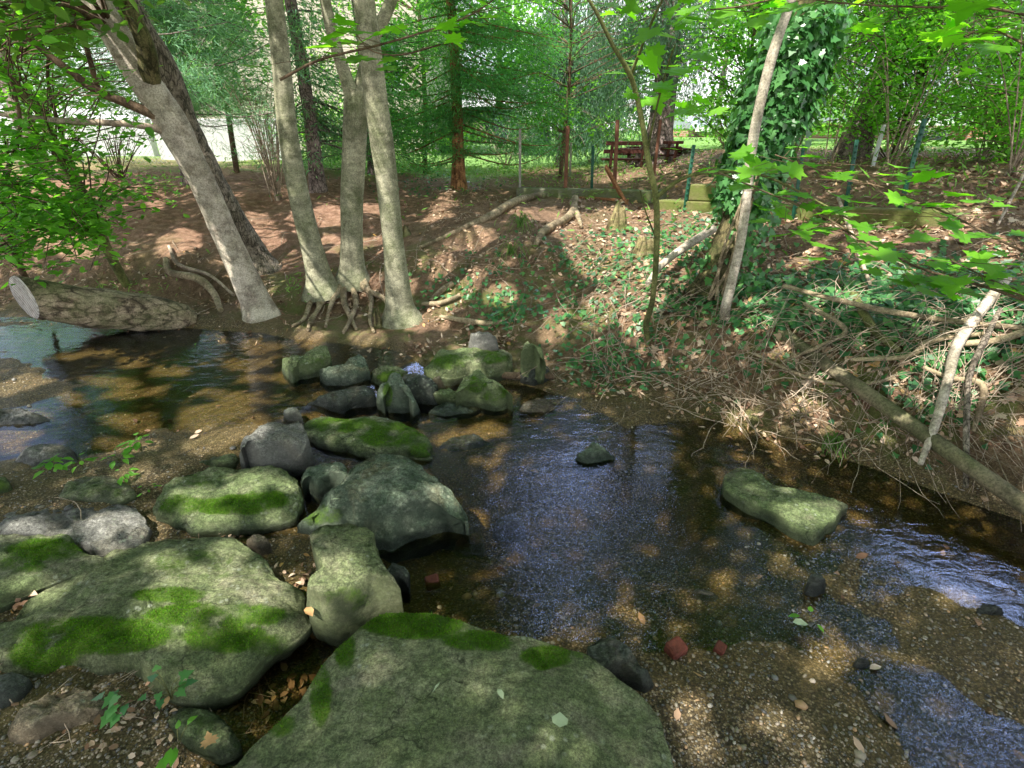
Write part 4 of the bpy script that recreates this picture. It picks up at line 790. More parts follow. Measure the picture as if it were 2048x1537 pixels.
# --- background conifers
def conifer(label, px, py, Y, rpx, top_h, leaf, bark, clusters, size, tm, per, spread, normal, jit, name='conifer', droop=0., lean=0, base_z=None, r0=.03, group='conifers on the terrace', flare=.5, trunkfrac=1.):
    b = AT(px, py, Y); z0 = float(hz(b[0], b[1])); b = np.array([b[0], b[1], z0]); t = thing(name, label, 'tree', tuple(b), group)
    r = rpx * depth(b) / F; n = 40; hh = np.linspace(-.1, top_h, n)
    P = np.column_stack([b[0] + lean * hh + .03 * np.sin(hh * 1.3), np.full(n, b[1]) , z0 + hh]); R = r * (1 - .85 * np.clip(hh / top_h, 0, 1)) * (1 + flare * np.exp(-np.maximum(hh, 0) * 4))
    mb = MB(); tube(mb, P, R, 18, .12, 10); mb.build('trunk', bark, t, origin=b)
    mbl, mbt = MB(), MB()
    for c in clusters:
        L = math.hypot(c[0] - b[0], c[1] - b[1]); zs = min(max(c[2] + (.15 + droop * .3 + rng.normal(0, .12)) * L, z0 + .3), z0 + top_h); s = np.array([b[0] + lean * (zs - z0), b[1], zs])
        m = (s + c) / 2 + np.array([0, 0, .10 * L * (1 if droop else -.5)]); m = m + rng.normal(0, .07, 3) * L; Q = catmull(np.array([s, m, c]), 10)
        if rng.random() < .55: tube(mbt, Q, np.linspace(r0 * .45, .003, 10), 4, cap=False)
        if droop:
            ns = per // 20; u = .3 + .7 * rng.random(ns); base = np.array([np.interp(u * 9, range(10), Q[:, i]) for i in range(3)]).T + rng.normal(0, 1, (ns, 3)) * np.array(spread) * .6
            ln = droop * rng.uniform(.3, 1, ns); k = np.arange(14) / 14
            Pp = base[:, None] + np.stack([.04 * np.sin(k * 7)[None] * np.ones((ns, 1)), np.zeros((ns, 14)), -k[None] * ln[:, None]], -1); Pp = Pp.reshape(-1, 3) + rng.normal(0, .012, (ns * 14, 3))
            dn = np.broadcast_to(np.array([0, 0, -1.]), Pp.shape) + rng.normal(0, .45, Pp.shape); dn /= np.linalg.norm(dn, axis=1, keepdims=True)
            sd_ = np.cross(dn, rng.normal(0, 1, Pp.shape)); sd_ /= np.linalg.norm(sd_, axis=1, keepdims=True); leaves(mbl, Pp, size, tm, fr=(dn, sd_, np.cross(dn, sd_)))
        else:
            u = rng.random(per) ** .7; base = np.array([np.interp(u * 9, range(10), Q[:, i]) for i in range(3)]).T
            out_d = (c - s); out_d[2] *= .3; out_d = out_d / (np.linalg.norm(out_d) + 1e-6)
            PP = base + rng.normal(0, 1, (per, 3)) * np.array(spread) * (.3 + .7 * u[:, None]); dn = out_d + rng.normal(0, .55, PP.shape) + np.array([0, 0, -.25]); dn /= np.linalg.norm(dn, axis=1, keepdims=True)
            up = np.array(normal) + rng.normal(0, jit, PP.shape); sd_ = np.cross(dn, up); sd_ /= np.linalg.norm(sd_, axis=1, keepdims=True) + 1e-6; leaves(mbl, PP, size, tm, fr=(dn, sd_, np.cross(sd_, dn)))
    mbt.build('branches', bark, t, origin=b); mbl.build('foliage', leaf, t, origin=b, smooth=False); return t
ND = np.array([(0, .05, 0), (.5, .09, .03), (1, 0, -.04), (.5, -.09, .03)])
ND2 = np.array([(0, .13, 0), (1, 0, -.05), (0, -.13, 0)])
conifer('yew-like conifer with a bare orange-brown trunk and green feathery boughs', 917, 382, 8.8, 12, 6, LF['yew'], BK['yew'],
        np.vstack([pxbox(760, 1130, -120, 250, 7.6, 10, 84), pxbox(800, 960, 200, 330, 8, 9.6, 18), pxbox(1000, 1180, 60, 300, 8.6, 10, 34)]), .065, ND, 380, (.17, .17, .09), (0, 0, 1), .5, 'yew_tree', trunkfrac=1)
conifer('big spruce with thick flared grey trunk behind the benches', 1308, 350, 11.3, 24, 12, LF['spruce'], BK['spruce'],
        np.vstack([pxbox(1130, 1560, -150, 130, 9.4, 12.5, 110), pxbox(1150, 1290, 60, 230, 10, 13, 30), pxbox(1340, 1520, 60, 200, 10, 12.5, 26)]), .07, ND, 340, (.2, .2, .08), (0, 0, 1), .5, 'spruce_tree', droop=.65, flare=1.1)
conifer('tall spruce leaning right behind the ivy-covered tree', 1695, 330, 8.6, 26, 9, LF['spruce'], BK['spruce'],
        np.vstack([pxbox(1560, 2120, -160, 110, 7.4, 10.5, 110), pxbox(1780, 2100, 80, 230, 8, 10.5, 40)]), .06, ND, 340, (.2, .2, .08), (0, 0, 1), .5, 'spruce_tree', droop=.7, lean=.12)
conifer('weeping hemlock curtain left of the benches', 1120, 350, 13.5, 9, 7, LF['spruce'], BK['spruce'],
        np.vstack([pxbox(1000, 1290, 120, 300, 12, 14.5, 90), pxbox(1040, 1280, 10, 160, 12, 15, 50)]), .09, ND, 360, (.3, .3, .1), (0, 0, 1), .5, 'hemlock_tree', droop=.8)
conifer('grey-trunked spruce between slender trunks', 638, 385, 8.2, 13, 9, LF['pine'], BK['spruce'],
        np.vstack([pxbox(560, 720, 0, 330, 7.6, 9.6, 40), pxbox(600, 860, 180, 330, 9, 11, 30)]), .09, ND, 150, (.22, .22, .1), (0, 0, 1), .6, 'spruce_tree')
conifer('white pine with pale tufted needles behind the leaning pair', 372, 330, 8.5, 12, 9, LF['pine'], BK['spruce'],
        np.vstack([pxbox(330, 570, 0, 240, 6.6, 9.5, 80), pxbox(60, 360, -60, 230, 8, 10, 60)]), .12, ND2 * np.array([1, .22, 1]), 420, (.13, .13, .09), (0, 0, 1), 1., 'pine_tree')
conifer('pinkish pine trunk at the far left in front of the chain-link fence', 82, 345, 9.2, 18, 8, LF['pine'], BK['spruce'],
        pxbox(-60, 330, -120, 200, 8.4, 11, 40), .12, ND2 * np.array([1, .22, 1]), 420, (.16, .16, .1), (0, 0, 1), 1., 'pine_tree')
conifer('dark yew bush-tree right of the forked trunk', 745, 350, 10, 7, 5, LF['yew'], BK['spruce'],
        np.vstack([pxbox(760, 900, 60, 320, 9.4, 11, 60), pxbox(560, 700, 250, 340, 9.5, 11, 14)]), .065, ND, 260, (.22, .22, .12), (0, 0, 1), .5, 'yew_tree')
# distant leafy trees
def far_tree(label, px, Y, w, h, n, leaf='far', bottom=.3):
    b = AT(px, 330, Y); z0 = float(hz(b[0], b[1])); b = np.array([b[0], b[1], z0]); t = thing('broadleaf_tree', label, 'tree', tuple(b), 'leafy trees far behind')
    P = np.column_stack([np.full(14, b[0]), np.full(14, b[1]), z0 + np.linspace(-.1, h * .8, 14)]); mb = MB(); tube(mb, P, np.linspace(.22, .05, 14), 8, .1, 4); mb.build('trunk', BK['spruce'], t, origin=b)
    cs = ell((b[0], b[1], z0 + h * (.5 + bottom / 2)), (w / 2, w / 2, h * (1 - bottom) / 2), n)
    limbs_and_leaves(t, b, P, cs, LF[leaf], .22, OV, 90, (w * .07, w * .07, h * .05), BK['spruce'], .8, r0=.05)
far_tree('bright leafy tree behind the yew, far back', 1000, 26, 9, 7, 60)
far_tree('leafy tree far back between benches and ivy-covered tree', 1420, 34, 10, 11, 60)
far_tree('light green tree above the brick house', 1850, 24, 9, 9, 60)
far_tree('leafy tree at the far right behind the brick house', 2150, 20, 9, 9, 60)
far_tree('leafy tree beyond the cream house at far left', 60, 24, 9, 10, 50)
far_tree('short round tree behind the hemlock curtain', 1190, 22, 6, 4.5, 50, 'far', .15)
far_tree('small leafy tree right of the benches', 1560, 18, 6, 5, 34, 'far', .2)
# shrubs
def shrub(label, px, py, Y, w, h, n, leaf, size, per=30, tm=OV, group=None, name='shrub', twigs=14, bark='twig'):
    b = AT(px, py, Y); z0 = float(hz(b[0], b[1])); b = np.array([b[0], b[1], z0]); t = thing(name, label, 'shrub', tuple(b), group); mb = MB()
    for i in range(twigs):
        a = rng.uniform(0, 6.28); L = rng.uniform(.5, 1); e = b + np.array([math.cos(a) * w / 2 * L, math.sin(a) * w / 2 * L, h * rng.uniform(.6, 1)]); m = b * .5 + e * .5 + np.array([0, 0, .15 * h]) + rng.normal(0, .05, 3)
        tube(mb, catmull(np.array([b + rng.normal(0, .03, 3) * (1, 1, 0), m, e]), 10), np.linspace(.009, .003, 10), 4, cap=False)
        for q in range(4):
            s = b + (e - b) * rng.uniform(.3, .9); tube(mb, np.array([s, s + rng.normal(0, .12, 3) * w + (0, 0, .12)]), [.004, .002], 3, cap=False)
    mb.build('stems', BK[bark], t, origin=b)
    if n:
        ml = MB(); cs = ell((b[0], b[1], z0 + h * .6), (w / 2, w / 2, h * .5), n)
        for c in cs: leaves(ml, c + rng.normal(0, 1, (per, 3)) * (w * .08, w * .08, h * .06), size, tm, (0, 0, 1), .6)
        ml.build('foliage', LF[leaf], t, origin=b, smooth=False)
    return t
shrub('bare pale twiggy bush in front of the white wall', 545, 350, 7.6, 1.0, 1.6, 0, None, 0, twigs=26)
shrub('dark bare many-stemmed bush against the chain-link fence', 235, 340, 9, 1.8, 1.1, 6, 'bright', .07, 16, twigs=18, bark='dtwig')
shrub('thin leafy shrub on the right terrace by the green post', 1760, 400, 6.6, 2.2, 1.9, 46, 'bright', .05, 30, twigs=9)
shrub('yellow-green shrub beyond the last green post', 1930, 400, 7.2, 2.6, 2.2, 50, 'bright', .05, 30, twigs=9)
shrub('airy twiggy shrub rising at the right picture edge', 2010, 390, 5.6, 1.9, 2.2, 26, 'bright', .045, 24, twigs=12)
shrub('low hedge bush right of the orange-trunked conifer', 1010, 345, 13, 3.6, 1.2, 40, 'yew', .08, 60, NA_, 'bushes at the back of the terrace')
shrub('low hedge bush left of the orange-trunked conifer', 830, 345, 12, 2.6, 1.1, 30, 'far', .08, 50, OV, 'bushes at the back of the terrace')
shrub('green bush beside the right end of the benches', 1440, 345, 13, 3, 1.3, 30, 'far', .09, 50, OV, 'bushes at the back of the terrace')
shrub('green bush below the bench, left of the spruce', 1180, 350, 14, 2.6, 1.3, 30, 'far', .08, 50, OV, 'bushes at the back of the terrace')
for lb_, px_, Y_, w_ in (('hedge bush just left of the big spruce behind the benches', 1260, 15, 3), ('hedge bush far back between the benches and the ivy-covered tree', 1500, 14.5, 3.2), ('hedge bush far back just right of the ivy-covered tree', 1660, 14, 3), ('hedge bush in front of the brick house windows', 1830, 13.5, 3), ('hedge bush in front of the far right brick wing', 2000, 13, 3), ('low bush at the back behind the forked trunk', 700, 13, 3)):
    shrub(lb_, px_, 340, Y_, w_, 1.15, 34, 'far', .085, 55, OV, 'bushes at the back of the terrace', twigs=6)
shrub('bush behind the ivy-covered tree', 1580, 330, 8.5, 1.8, 1.8, 30, 'bright', .07, 30)

shrub('tall loose bush with bright leaves between the leaning spruce and the brick house', 1800, 330, 8.2, 3.2, 3.2, 60, 'bright', .07, 34, twigs=7)
shrub('tall leafy bush at the upper right corner in front of the brick house', 2040, 330, 8.6, 3.4, 3.4, 70, 'bright', .07, 34, twigs=7)
shrub('bright leafy bush between the ivy-covered tree and the leaning spruce', 1660, 330, 7.6, 1.3, 2.4, 26, 'bright', .06, 30, twigs=5)
def px_tree(label, px, py, Y, r, boxes, leaf, size, per, spread, h=5, bark='dtwig', name='young_tree', tm=OV):
    b = AT(px, py, Y); b = np.array([b[0], b[1], float(hz(b[0], b[1]))]); t = thing(name, label, 'tree', tuple(b), 'young leafy trees on the terrace')
    P = catmull(np.array([b + (0, 0, -.1), b + (.1, 0, h * .4), b + (-.05, .1, h)]), 24); mb = MB(); tube(mb, P, np.linspace(r, r * .4, 24), 8, .08, 8); mb.build('trunk', BK[bark], t, origin=b)
    limbs_and_leaves(t, b, P, np.vstack([pxbox(*q) for q in boxes]), LF[leaf], size, tm, per, spread, BK[bark], .5, r0=.010)
px_tree('young tree with light green leaves between the leaning pair and the slender trunks', 470, 330, 9.5, .05, [(300, 600, -60, 200, 8.5, 10.5, 46)], 'far', .085, 70, (.22, .22, .12))
px_tree('young tree with light leaves behind the forked trunk', 850, 345, 11, .05, [(560, 930, -80, 300, 10, 12.5, 80)], 'far', .09, 60, (.25, .25, .15))
px_tree('young bright tree between the orange-trunked conifer and the big spruce', 1120, 350, 10.5, .04, [(960, 1330, -60, 150, 9, 11, 56), (1000, 1250, 150, 260, 10, 12, 16)], 'bright', .08, 56, (.2, .2, .12))
px_tree('young bright tree between the big spruce and the ivy-covered tree', 1450, 345, 10, .04, [(1350, 1620, -40, 240, 8, 10.5, 60)], 'bright', .08, 56, (.2, .2, .12))
px_tree('slim tree with yellow-green leaves left of the brick house', 1780, 330, 8.4, .04, [(1620, 1960, -60, 260, 6, 8.6, 90)], 'bright', .075, 60, (.2, .2, .12))
px_tree('slim tree with yellow-green leaves at the right edge of the terrace', 2020, 330, 7.6, .04, [(1860, 2140, -60, 310, 5.4, 8, 90)], 'bright', .07, 60, (.2, .2, .12))
px_tree('bright leafy tree at the top left corner behind the leaning pair', 120, 330, 9.8, .05, [(-60, 320, -60, 210, 7.5, 9.8, 60)], 'bright', .085, 60, (.22, .22, .12))
# --- ivy-covered tree
tI, g = base_thing('ivy_covered_tree', 'dark trunk wrapped in thick ivy leaning right beside the pale sapling', 'tree', 1432, 580); YI = g[1]
PI_ = [(1428, 592, 52), (1445, 520, 42), (1480, 430, 38), (1510, 330, 36), (1550, 220, 36), (1590, 110, 36), (1625, 0, 36), (1680, -150, 34), (1800, -450, 26)]
P_, R_ = pxpath(PI_, [YI, YI + .2, YI + .1], 50); R_ *= .82; R_[:5] *= 1 + .3 * np.linspace(1, 0, 5); mb = MB(); tube(mb, P_, R_, 18, .12, 8); mb.build('trunk', BK['ivytree'], tI, origin=g)
limbs_and_leaves(tI, g, P_[-10:], CR['I'], LF['canopy'], .088, OVC, 125, (.28, .28, .12), BK['dtwig'])
tV, _ = base_thing('climbing_ivy', 'thick dark green ivy with glossy leaves climbing the leaning trunk', 'ivy', 1440, 590)
mb = MB(); nI = 6000; k = rng.random(nI); k = np.where(rng.random(nI) < .96, .29 + .43 * k, k * .5); idx = (k * 49).astype(int); th = rng.uniform(0, 6.28, nI)
thick = np.interp(k, [0, .18, .28, .45, .6, 1], [.01, .02, .05, .12, .15, .1]) * (1 + .5 * fbm(np.column_stack([k * 14, np.cos(th) * 1.2, np.sin(th) * 1.2]), 3))
rad = R_[idx] + thick * rng.random(nI) ** .4; dirv = np.column_stack([np.cos(th), np.sin(th), np.zeros(nI)])
P = P_[idx] + dirv * rad[:, None] + np.column_stack([rng.normal(0, .03, nI), rng.normal(0, .03, nI), rng.normal(0, .05, nI)])
nrm = dirv + np.array([0, 0, .45]); t_ = np.array([0, 0, -1.]) + rng.normal(0, .45, (nI, 3)); nn3 = nrm + rng.normal(0, .5, (nI, 3)); nn3 /= np.linalg.norm(nn3, axis=1, keepdims=True)
t_ -= nn3 * (t_ * nn3).sum(1, keepdims=True); t_ /= np.linalg.norm(t_, axis=1, keepdims=True); leaves(mb, P, .062, IV, fr=(t_, np.cross(nn3, t_), nn3))
nI = 170; q = G(1455, 560); P = np.column_stack([rng.normal(1.95, .10, nI), rng.normal(YI - .12, .1, nI), rng.uniform(.55, 1.35, nI)]); P = np.array([AT(1500 + 40 * (a) + rng.normal(0, 20), 590 - 260 * a, YI - .22 + rng.normal(0, .06)) for a in rng.random(nI)])
leaves(mb, P, .05, IV, (0, -1, .4), .4); mb.build('foliage', LF['ivy'], tV, origin=tuple(tV.location), smooth=False)
mb = MB()
for i in range(5):
    o_ = rng.uniform(-24, 24); pth = [(1425 + o_ + rng.normal(0, 9), 600, 3.), (1448 + o_ + rng.normal(0, 12), 520, 3), (1480 + o_ + rng.normal(0, 12), 430, 2.5), (1512 + o_, 330, 2)]
    Q, R2 = pxpath(pth, YI - .20, 20); tube(mb, Q, R2, 5, cap=False)
mb.build('stems', BK['root'], tV, origin=tuple(tV.location))
# pale sapling
tS, g = base_thing('sapling', 'slim pale bare trunk rising in front of the ivy-covered tree', 'tree', 1462, 640)
PS = [(1470, 655, 8), (1450, 630, 10), (1462, 570, 9), (1482, 480, 9), (1495, 380, 9), (1503, 300, 10), (1522, 200, 10), (1548, 100, 10), (1578, 15, 9), (1600, -50, 8)]
P_, R_ = pxpath(PS, [g[1]], 50); mb = MB(); tube(mb, P_, R_, 12, .08, 10); mb.build('trunk', BK['pale'], tS, origin=g)
# thin maple sapling centre right
tM, g = base_thing('maple_sapling', 'thin dark maple sapling with bright lobed leaves right of centre', 'tree', 1298, 680); YM = g[1]
PM = [(1300, 690, 5), (1292, 650, 6), (1305, 600, 5.5), (1313, 500, 6), (1312, 400, 6), (1298, 330, 6), (1285, 250, 5.5), (1270, 180, 5), (1255, 140, 5), (1225, 90, 4), (1190, 20, 3.5), (1150, -40, 3)]
P_, R_ = pxpath(PM, [YM, YM - .2, YM - .5], 60); mb = MB(); tube(mb, P_, R_, 9, .08, 10); mb.build('trunk', BK['green'], tM, origin=g)
for pp in ([(1312, 395, 4.5), (1370, 355, 4), (1440, 345, 3.5), (1520, 350, 3), (1600, 385, 2.5), (1720, 450, 2)], [(1262, 150, 4), (1285, 90, 3), (1310, 30, 3), (1340, -30, 2.5)], [(1295, 300, 2.5), (1310, 230, 2), (1330, 150, 2), (1350, 90, 1.5)], [(1313, 480, 2), (1290, 420, 1.5), (1280, 380, 1.2)]):
    part_tube('branch', tM, pp, [YM - .2, YM - .6], BK['green'], 24, 6, org=g)
mb = MB()
def mleaves(px, py, Y, n, sx, sy, size, sY=.15):
    P = np.array([AT(px + rng.normal(0, sx), py + rng.normal(0, sy), Y + rng.normal(0, sY)) for _ in range(n)]); leaves(mb, P, size, MP, (0, -.25, 1), .28)
for a in [(1310, 190, 3.3, 9, 30, 18, .13), (1400, 30, 3, 7, 50, 20, .13), (1400, 130, 3, 6, 25, 15, .13), (1390, 215, 3.3, 6, 30, 10, .12), (1290, 130, 3.6, 4, 20, 15, .12), (1480, 330, 2.9, 8, 60, 22, .11), (1360, 60, 3, 5, 60, 20, .12), (1210, 10, 3, 4, 40, 12, .12), (1500, 20, 3, 5, 50, 16, .13)]: mleaves(*a)
mb.build('foliage', LF['maple'], tM, origin=g, smooth=False)
# --- overhanging maple rooted behind the camera: branches reach into the top and right of the view
bM = np.array([3.4, -2.2, float(hz(3.4, -2.2))]); tO = thing('maple_tree', 'overhanging maple with large bright lobed leaves sweeping in from the top and right', 'tree', tuple(bM))
P = catmull(np.array([bM + (0, 0, -.1), bM + (-.1, .1, 2), bM + (-.3, .3, 4.5), bM + (-.5, .3, 7.5)]), 30); mb = MB(); tube(mb, P, np.linspace(.2, .07, 30), 16, .08, 6); mb.build('trunk', BK['smooth'], tO, origin=bM)
limbs_and_leaves(tO, bM, P[14:], CR['M'], LF['canopy'], .088, OVC, 125, (.28, .28, .12), BK['dtwig'])
mb = MB(); mt = MB()
def low_branch(path, Ys, r, leaf_n, sx, sy, size, start=.15):
    Q, R2 = pxpath([(a, b, r) for a, b in path], Ys, 30); tube(mt, Q, np.linspace(R2[0], R2[-1] * .4, 30), 6, cap=False)
    for i in range(leaf_n):
        k = int(rng.uniform(start, 1) * 29); p = Q[k] + rng.normal(0, 1, 3) * (sx, sx, sy); leaves(mb, p[None], size, MP, (0, -.1, 1), .2); tube(mt, np.array([Q[k], p]), [.0015, .001], 3, cap=False)
low_branch([(2150, 640), (1990, 580), (1850, 540), (1740, 490), (1640, 430), (1520, 380), (1400, 330)], [1.7, 2.3, 2.9], 3.5, 64, .16, .035, .105)
low_branch([(2200, 560), (2040, 500), (1900, 430), (1780, 380), (1650, 345), (1550, 310)], [1.8, 2.6], 3, 44, .15, .03, .10)
low_branch([(2200, 760), (2080, 620), (1980, 560), (1900, 520)], [1.6, 2.1], 3, 26, .13, .03, .10)
low_branch([(2200, 70), (2000, 20), (1850, 15), (1700, 8), (1560, -10)], [2.2, 2.6], 3, 30, .15, .05, .12)
low_branch([(2200, 180), (2100, 120), (1980, 60), (1900, 90)], [2.2, 2.6], 3, 18, .15, .05, .11)
low_branch([(1700, -60), (1600, -20), (1500, 10), (1420, 20)], [2.4, 2.7], 3, 14, .12, .04, .12)
low_branch([(560, 160), (640, 120), (760, 90), (860, 60), (960, 20), (1050, -60)], [2.4, 2.5], 3, 26, .14, .03, .11)
low_branch([(880, 90), (800, 110), (740, 100), (700, 50)], [2.4], 2, 10, .10, .03, .10)
mt.build('branches', BK['dtwig'], tO, origin=bM); mb.build('low_foliage', LF['maple'], tO, origin=bM, smooth=False)

# ------------------------------------------------------------------ log, driftwood, pipe, dead branches
tL, g = base_thing('fallen_log', 'thick fallen log with a pale sawn end lying along the left shore', 'log', 200, 640)
a = PZ(48, 594, .42); b = PZ(395, 640, .10); m1 = a * .66 + b * .34 + np.array([0, 0, -.02]); m2 = a * .33 + b * .67
Q = catmull(np.array([a, m1, m2, b]), 40); R2 = np.interp(np.linspace(0, 1, 40), [0, .05, .3, .7, .93, 1], [.165, .17, .175, .17, .13, .05]); mb = MB(); tube(mb, Q, R2, 26, .13, 5, cap=False); axd = Q[0] - Q[3]; axd /= np.linalg.norm(axd); ncut = np.array([-.5, -.86, .05]); ncut /= np.linalg.norm(ncut); VL = mb.v[0]
for i_ in range(6):
    sl = slice(i_ * 26, i_ * 26 + 26); off = ((VL[sl] - Q[i_]) @ ncut) / (axd @ ncut) * (1 - i_ / 6); VL[sl] -= axd * off[:, None]
ringL = VL[:26].copy(); mb.build('bark', BK['log'], tL, origin=g)
def cut_mat():
    m, nt = new_mat('sawn_wood'); co = coords(nt); w = N(nt, 'ShaderNodeTexWave', {'Vector': co, 'Scale': 14., 'Distortion': 3., 'Detail': 4.}, wave_type='RINGS', rings_direction='X').outputs[0]
    c = mixc(nt, w, (.30, .27, .25), (.52, .48, .45)); c = mixc(nt, ramp(nt, noise(nt, co, 14, 5, .7), [(.5, 0.), (.65, .6)]), c, (.15, .12, .10)); out(nt, princ(nt, c, .9, bump(nt, w, .4, .01), .2)); return m
mb = MB(); cL = ringL.mean(0); VV = np.vstack([ringL - axd * .01, cL + (ringL - cL) * .94 + ncut * .006, cL + (ringL - cL) * .5 + ncut * .004, (cL + ncut * .002)[None]]); k_ = np.arange(26); k2_ = (k_ + 1) % 26
mb.add(VV, np.vstack([np.stack([k_ + 26 * r_, k2_ + 26 * r_, k2_ + 26 * (r_ + 1), k_ + 26 * (r_ + 1)], 1) for r_ in (0, 1)])); mb.f.append(np.stack([k_ + 52, k2_ + 52, np.full(26, 78)], 1)); mb.build('sawn_end', cut_mat(), tL, origin=g)
def stick(name, label, cat, pts, mat, gnd=True, lift=.03, n=30, sides=8, Y=None, rough=.12, group=None, hug=0):
    if hug:
        P = np.array([list(HUG(x_, y_, hug)) + [r_ * depth(HUG(x_, y_, hug)) / F] for x_, y_, r_ in pts]); Q = catmull(P, n); P, R = Q[:, :3], np.maximum(Q[:, 3], .002)
    elif gnd:
        P = []
        for x_, y_, r_ in pts:
            q = G(x_, y_); rr = r_ * depth(q) / F; P.append(list(q + np.array([0, 0, lift + rr * .6])) + [rr])
        Q = catmull(np.array(P), n); P, R = Q[:, :3], np.maximum(Q[:, 3], .002)
    else: P, R = pxpath(pts, Y, n)
    mb = MB(); tube(mb, P, R, sides, rough, 12); o = mb.build(name, mat, None, origin=tuple(P[0])); return tag(o, label, cat, group)
stick('driftwood', 'bleached driftwood root beside the right end of the fallen log', 'driftwood', [(335, 530, 5), (345, 560, 7), (400, 575, 8), (430, 600, 7), (445, 635, 5)], BK['root'], lift=.05)
stick('driftwood', 'thin pale branch above the driftwood root by the leaning trunk', 'driftwood', [(340, 500, 3), (360, 540, 4), (420, 560, 3), (470, 600, 3)], BK['twig'])
pa, pb = PZ(1560, 668, .42), PZ(2130, 1068, .12); ga, gb = G(1560, 668), G(1990, 980)
for f_ in np.arange(1., .6, -.01):
    pa = CAM + (ga - CAM) * f_; pm = [pa + (pb - pa) * u_ for u_ in np.linspace(.06, .95, 14)]
    if all(p_[2] > float(hz(p_[0], p_[1])) + .0 for p_ in pm): break
Lp = np.array([pa + (pb - pa) * u_ for u_ in np.linspace(0, 1, 26)]); mb = MB(); tube(mb, Lp, np.full(26, .040), 18, .02, 6)
tag(mb.build('drain_pipe', M_PIPE, None, origin=tuple(pa)), 'long straight brown pipe slanting down the right bank into the water', 'pipe')
stick('dead_branch', 'bent pale dead branch leaning on the bank at far right', 'branch', [(2010, 560, 10), (1965, 620, 10), (1915, 690, 10), (1895, 760, 9), (1870, 850, 8), (1840, 930, 5)], BK['pale'], hug=.95)
stick('dead_branch', 'lichen-spotted thinner stick right of the bent pale branch', 'branch', [(2000, 620, 4), (1970, 680, 6), (1940, 750, 5), (1928, 850, 6), (1930, 980, 5)], BK['rough'], hug=.96)
stick('dead_branch', 'fallen pinkish branch left of the ivy-covered tree base', 'branch', [(1420, 495, 8), (1370, 530, 8), (1320, 570, 7), (1290, 610, 5)], BK['pale'], lift=.14)
stick('dead_branch', 'grey stick leaning on the right slope below the shrub', 'branch', [(1670, 420, 3), (1690, 480, 4), (1710, 540, 4), (1730, 600, 3)], BK['twig'], lift=.1)
stick('dead_branch', 'thin grey stick at the top right slope', 'branch', [(2040, 370, 3), (2010, 430, 3), (1980, 490, 2.5)], BK['twig'], lift=.12)
stick('fallen_stick', 'short thick stick on the bank right of the sun-spotted trunk', 'branch', [(862, 612, 5), (885, 590, 6), (905, 575, 6)], BK['root'], lift=.02)
stick('fallen_stick', 'longer stick lying below the short thick one', 'branch', [(845, 615, 4), (880, 615, 5), (920, 600, 4)], BK['root'], lift=.02)
stick('fallen_stick', 'dark round log at the waterline right of the dam', 'branch', [(985, 758, 7), (1040, 762, 8), (1108, 762, 7)], BK['dtwig'], lift=.02)
stick('surface_root', 'upper root crossing the bare slope below the timber edging', 'root', [(1080, 395, 5), (1030, 410, 8), (980, 440, 8), (900, 475, 5), (840, 500, 3)], BK['root'], lift=.01)
stick('surface_root', 'knotted forked root below the leaning board', 'root', [(1150, 405, 7), (1140, 440, 8), (1090, 470, 8), (1070, 500, 5)], BK['root'], lift=.02)
stick('surface_root', 'short root beside the knotted forked root', 'root', [(1143, 412, 6), (1155, 440, 6), (1162, 460, 3)], BK['root'], lift=.02)
stick('surface_root', 'root curling above the gravel behind the mossy rocks', 'root', [(880, 640, 4), (930, 650, 6), (980, 655, 5), (1010, 650, 3)], BK['root'], lift=.02)
stick('surface_root', 'dark root arching out of the cut bank beside the pipe', 'root', [(1700, 610, 8), (1725, 660, 9), (1745, 690, 8), (1790, 720, 5)], BK['green'], lift=.05)
for i, (lb, pp) in enumerate([('long horizontal root across the cut bank at right', [(1560, 600, 4), (1650, 630, 5), (1780, 660, 6), (1900, 680, 6), (2040, 700, 6)]), ('branching root under the horizontal one at right', [(1690, 760, 4), (1800, 755, 5), (1850, 720, 6), (1960, 700, 5)]),
        ('thick root at the right edge of the cut bank', [(1880, 730, 6), (1980, 720, 7), (2060, 690, 8)]), ('root reaching down to the pipe from the ivy', [(1600, 640, 4), (1680, 690, 5), (1640, 720, 4), (1560, 750, 3)]), ('root fork behind the bent pale branch', [(1830, 770, 4), (1880, 800, 5), (1950, 810, 7), (1930, 900, 4)]),
        ('low root beside the water at the right bank', [(1500, 740, 3), (1600, 790, 4), (1700, 800, 4), (1780, 790, 3)])]):
    stick('bank_root', lb, 'root', pp, BK['root'], lift=.09, group='roots in the right cut bank')
stick('twig', 'curled pale twig on the left edge of the huge slab', 'twig', [(545, 1450, 1.5), (590, 1448, 1.8), (625, 1475, 1.8), (620, 1500, 1.2)], BK['twig'], gnd=False, Y=[1.08, 1.05, .98], n=16, sides=5)
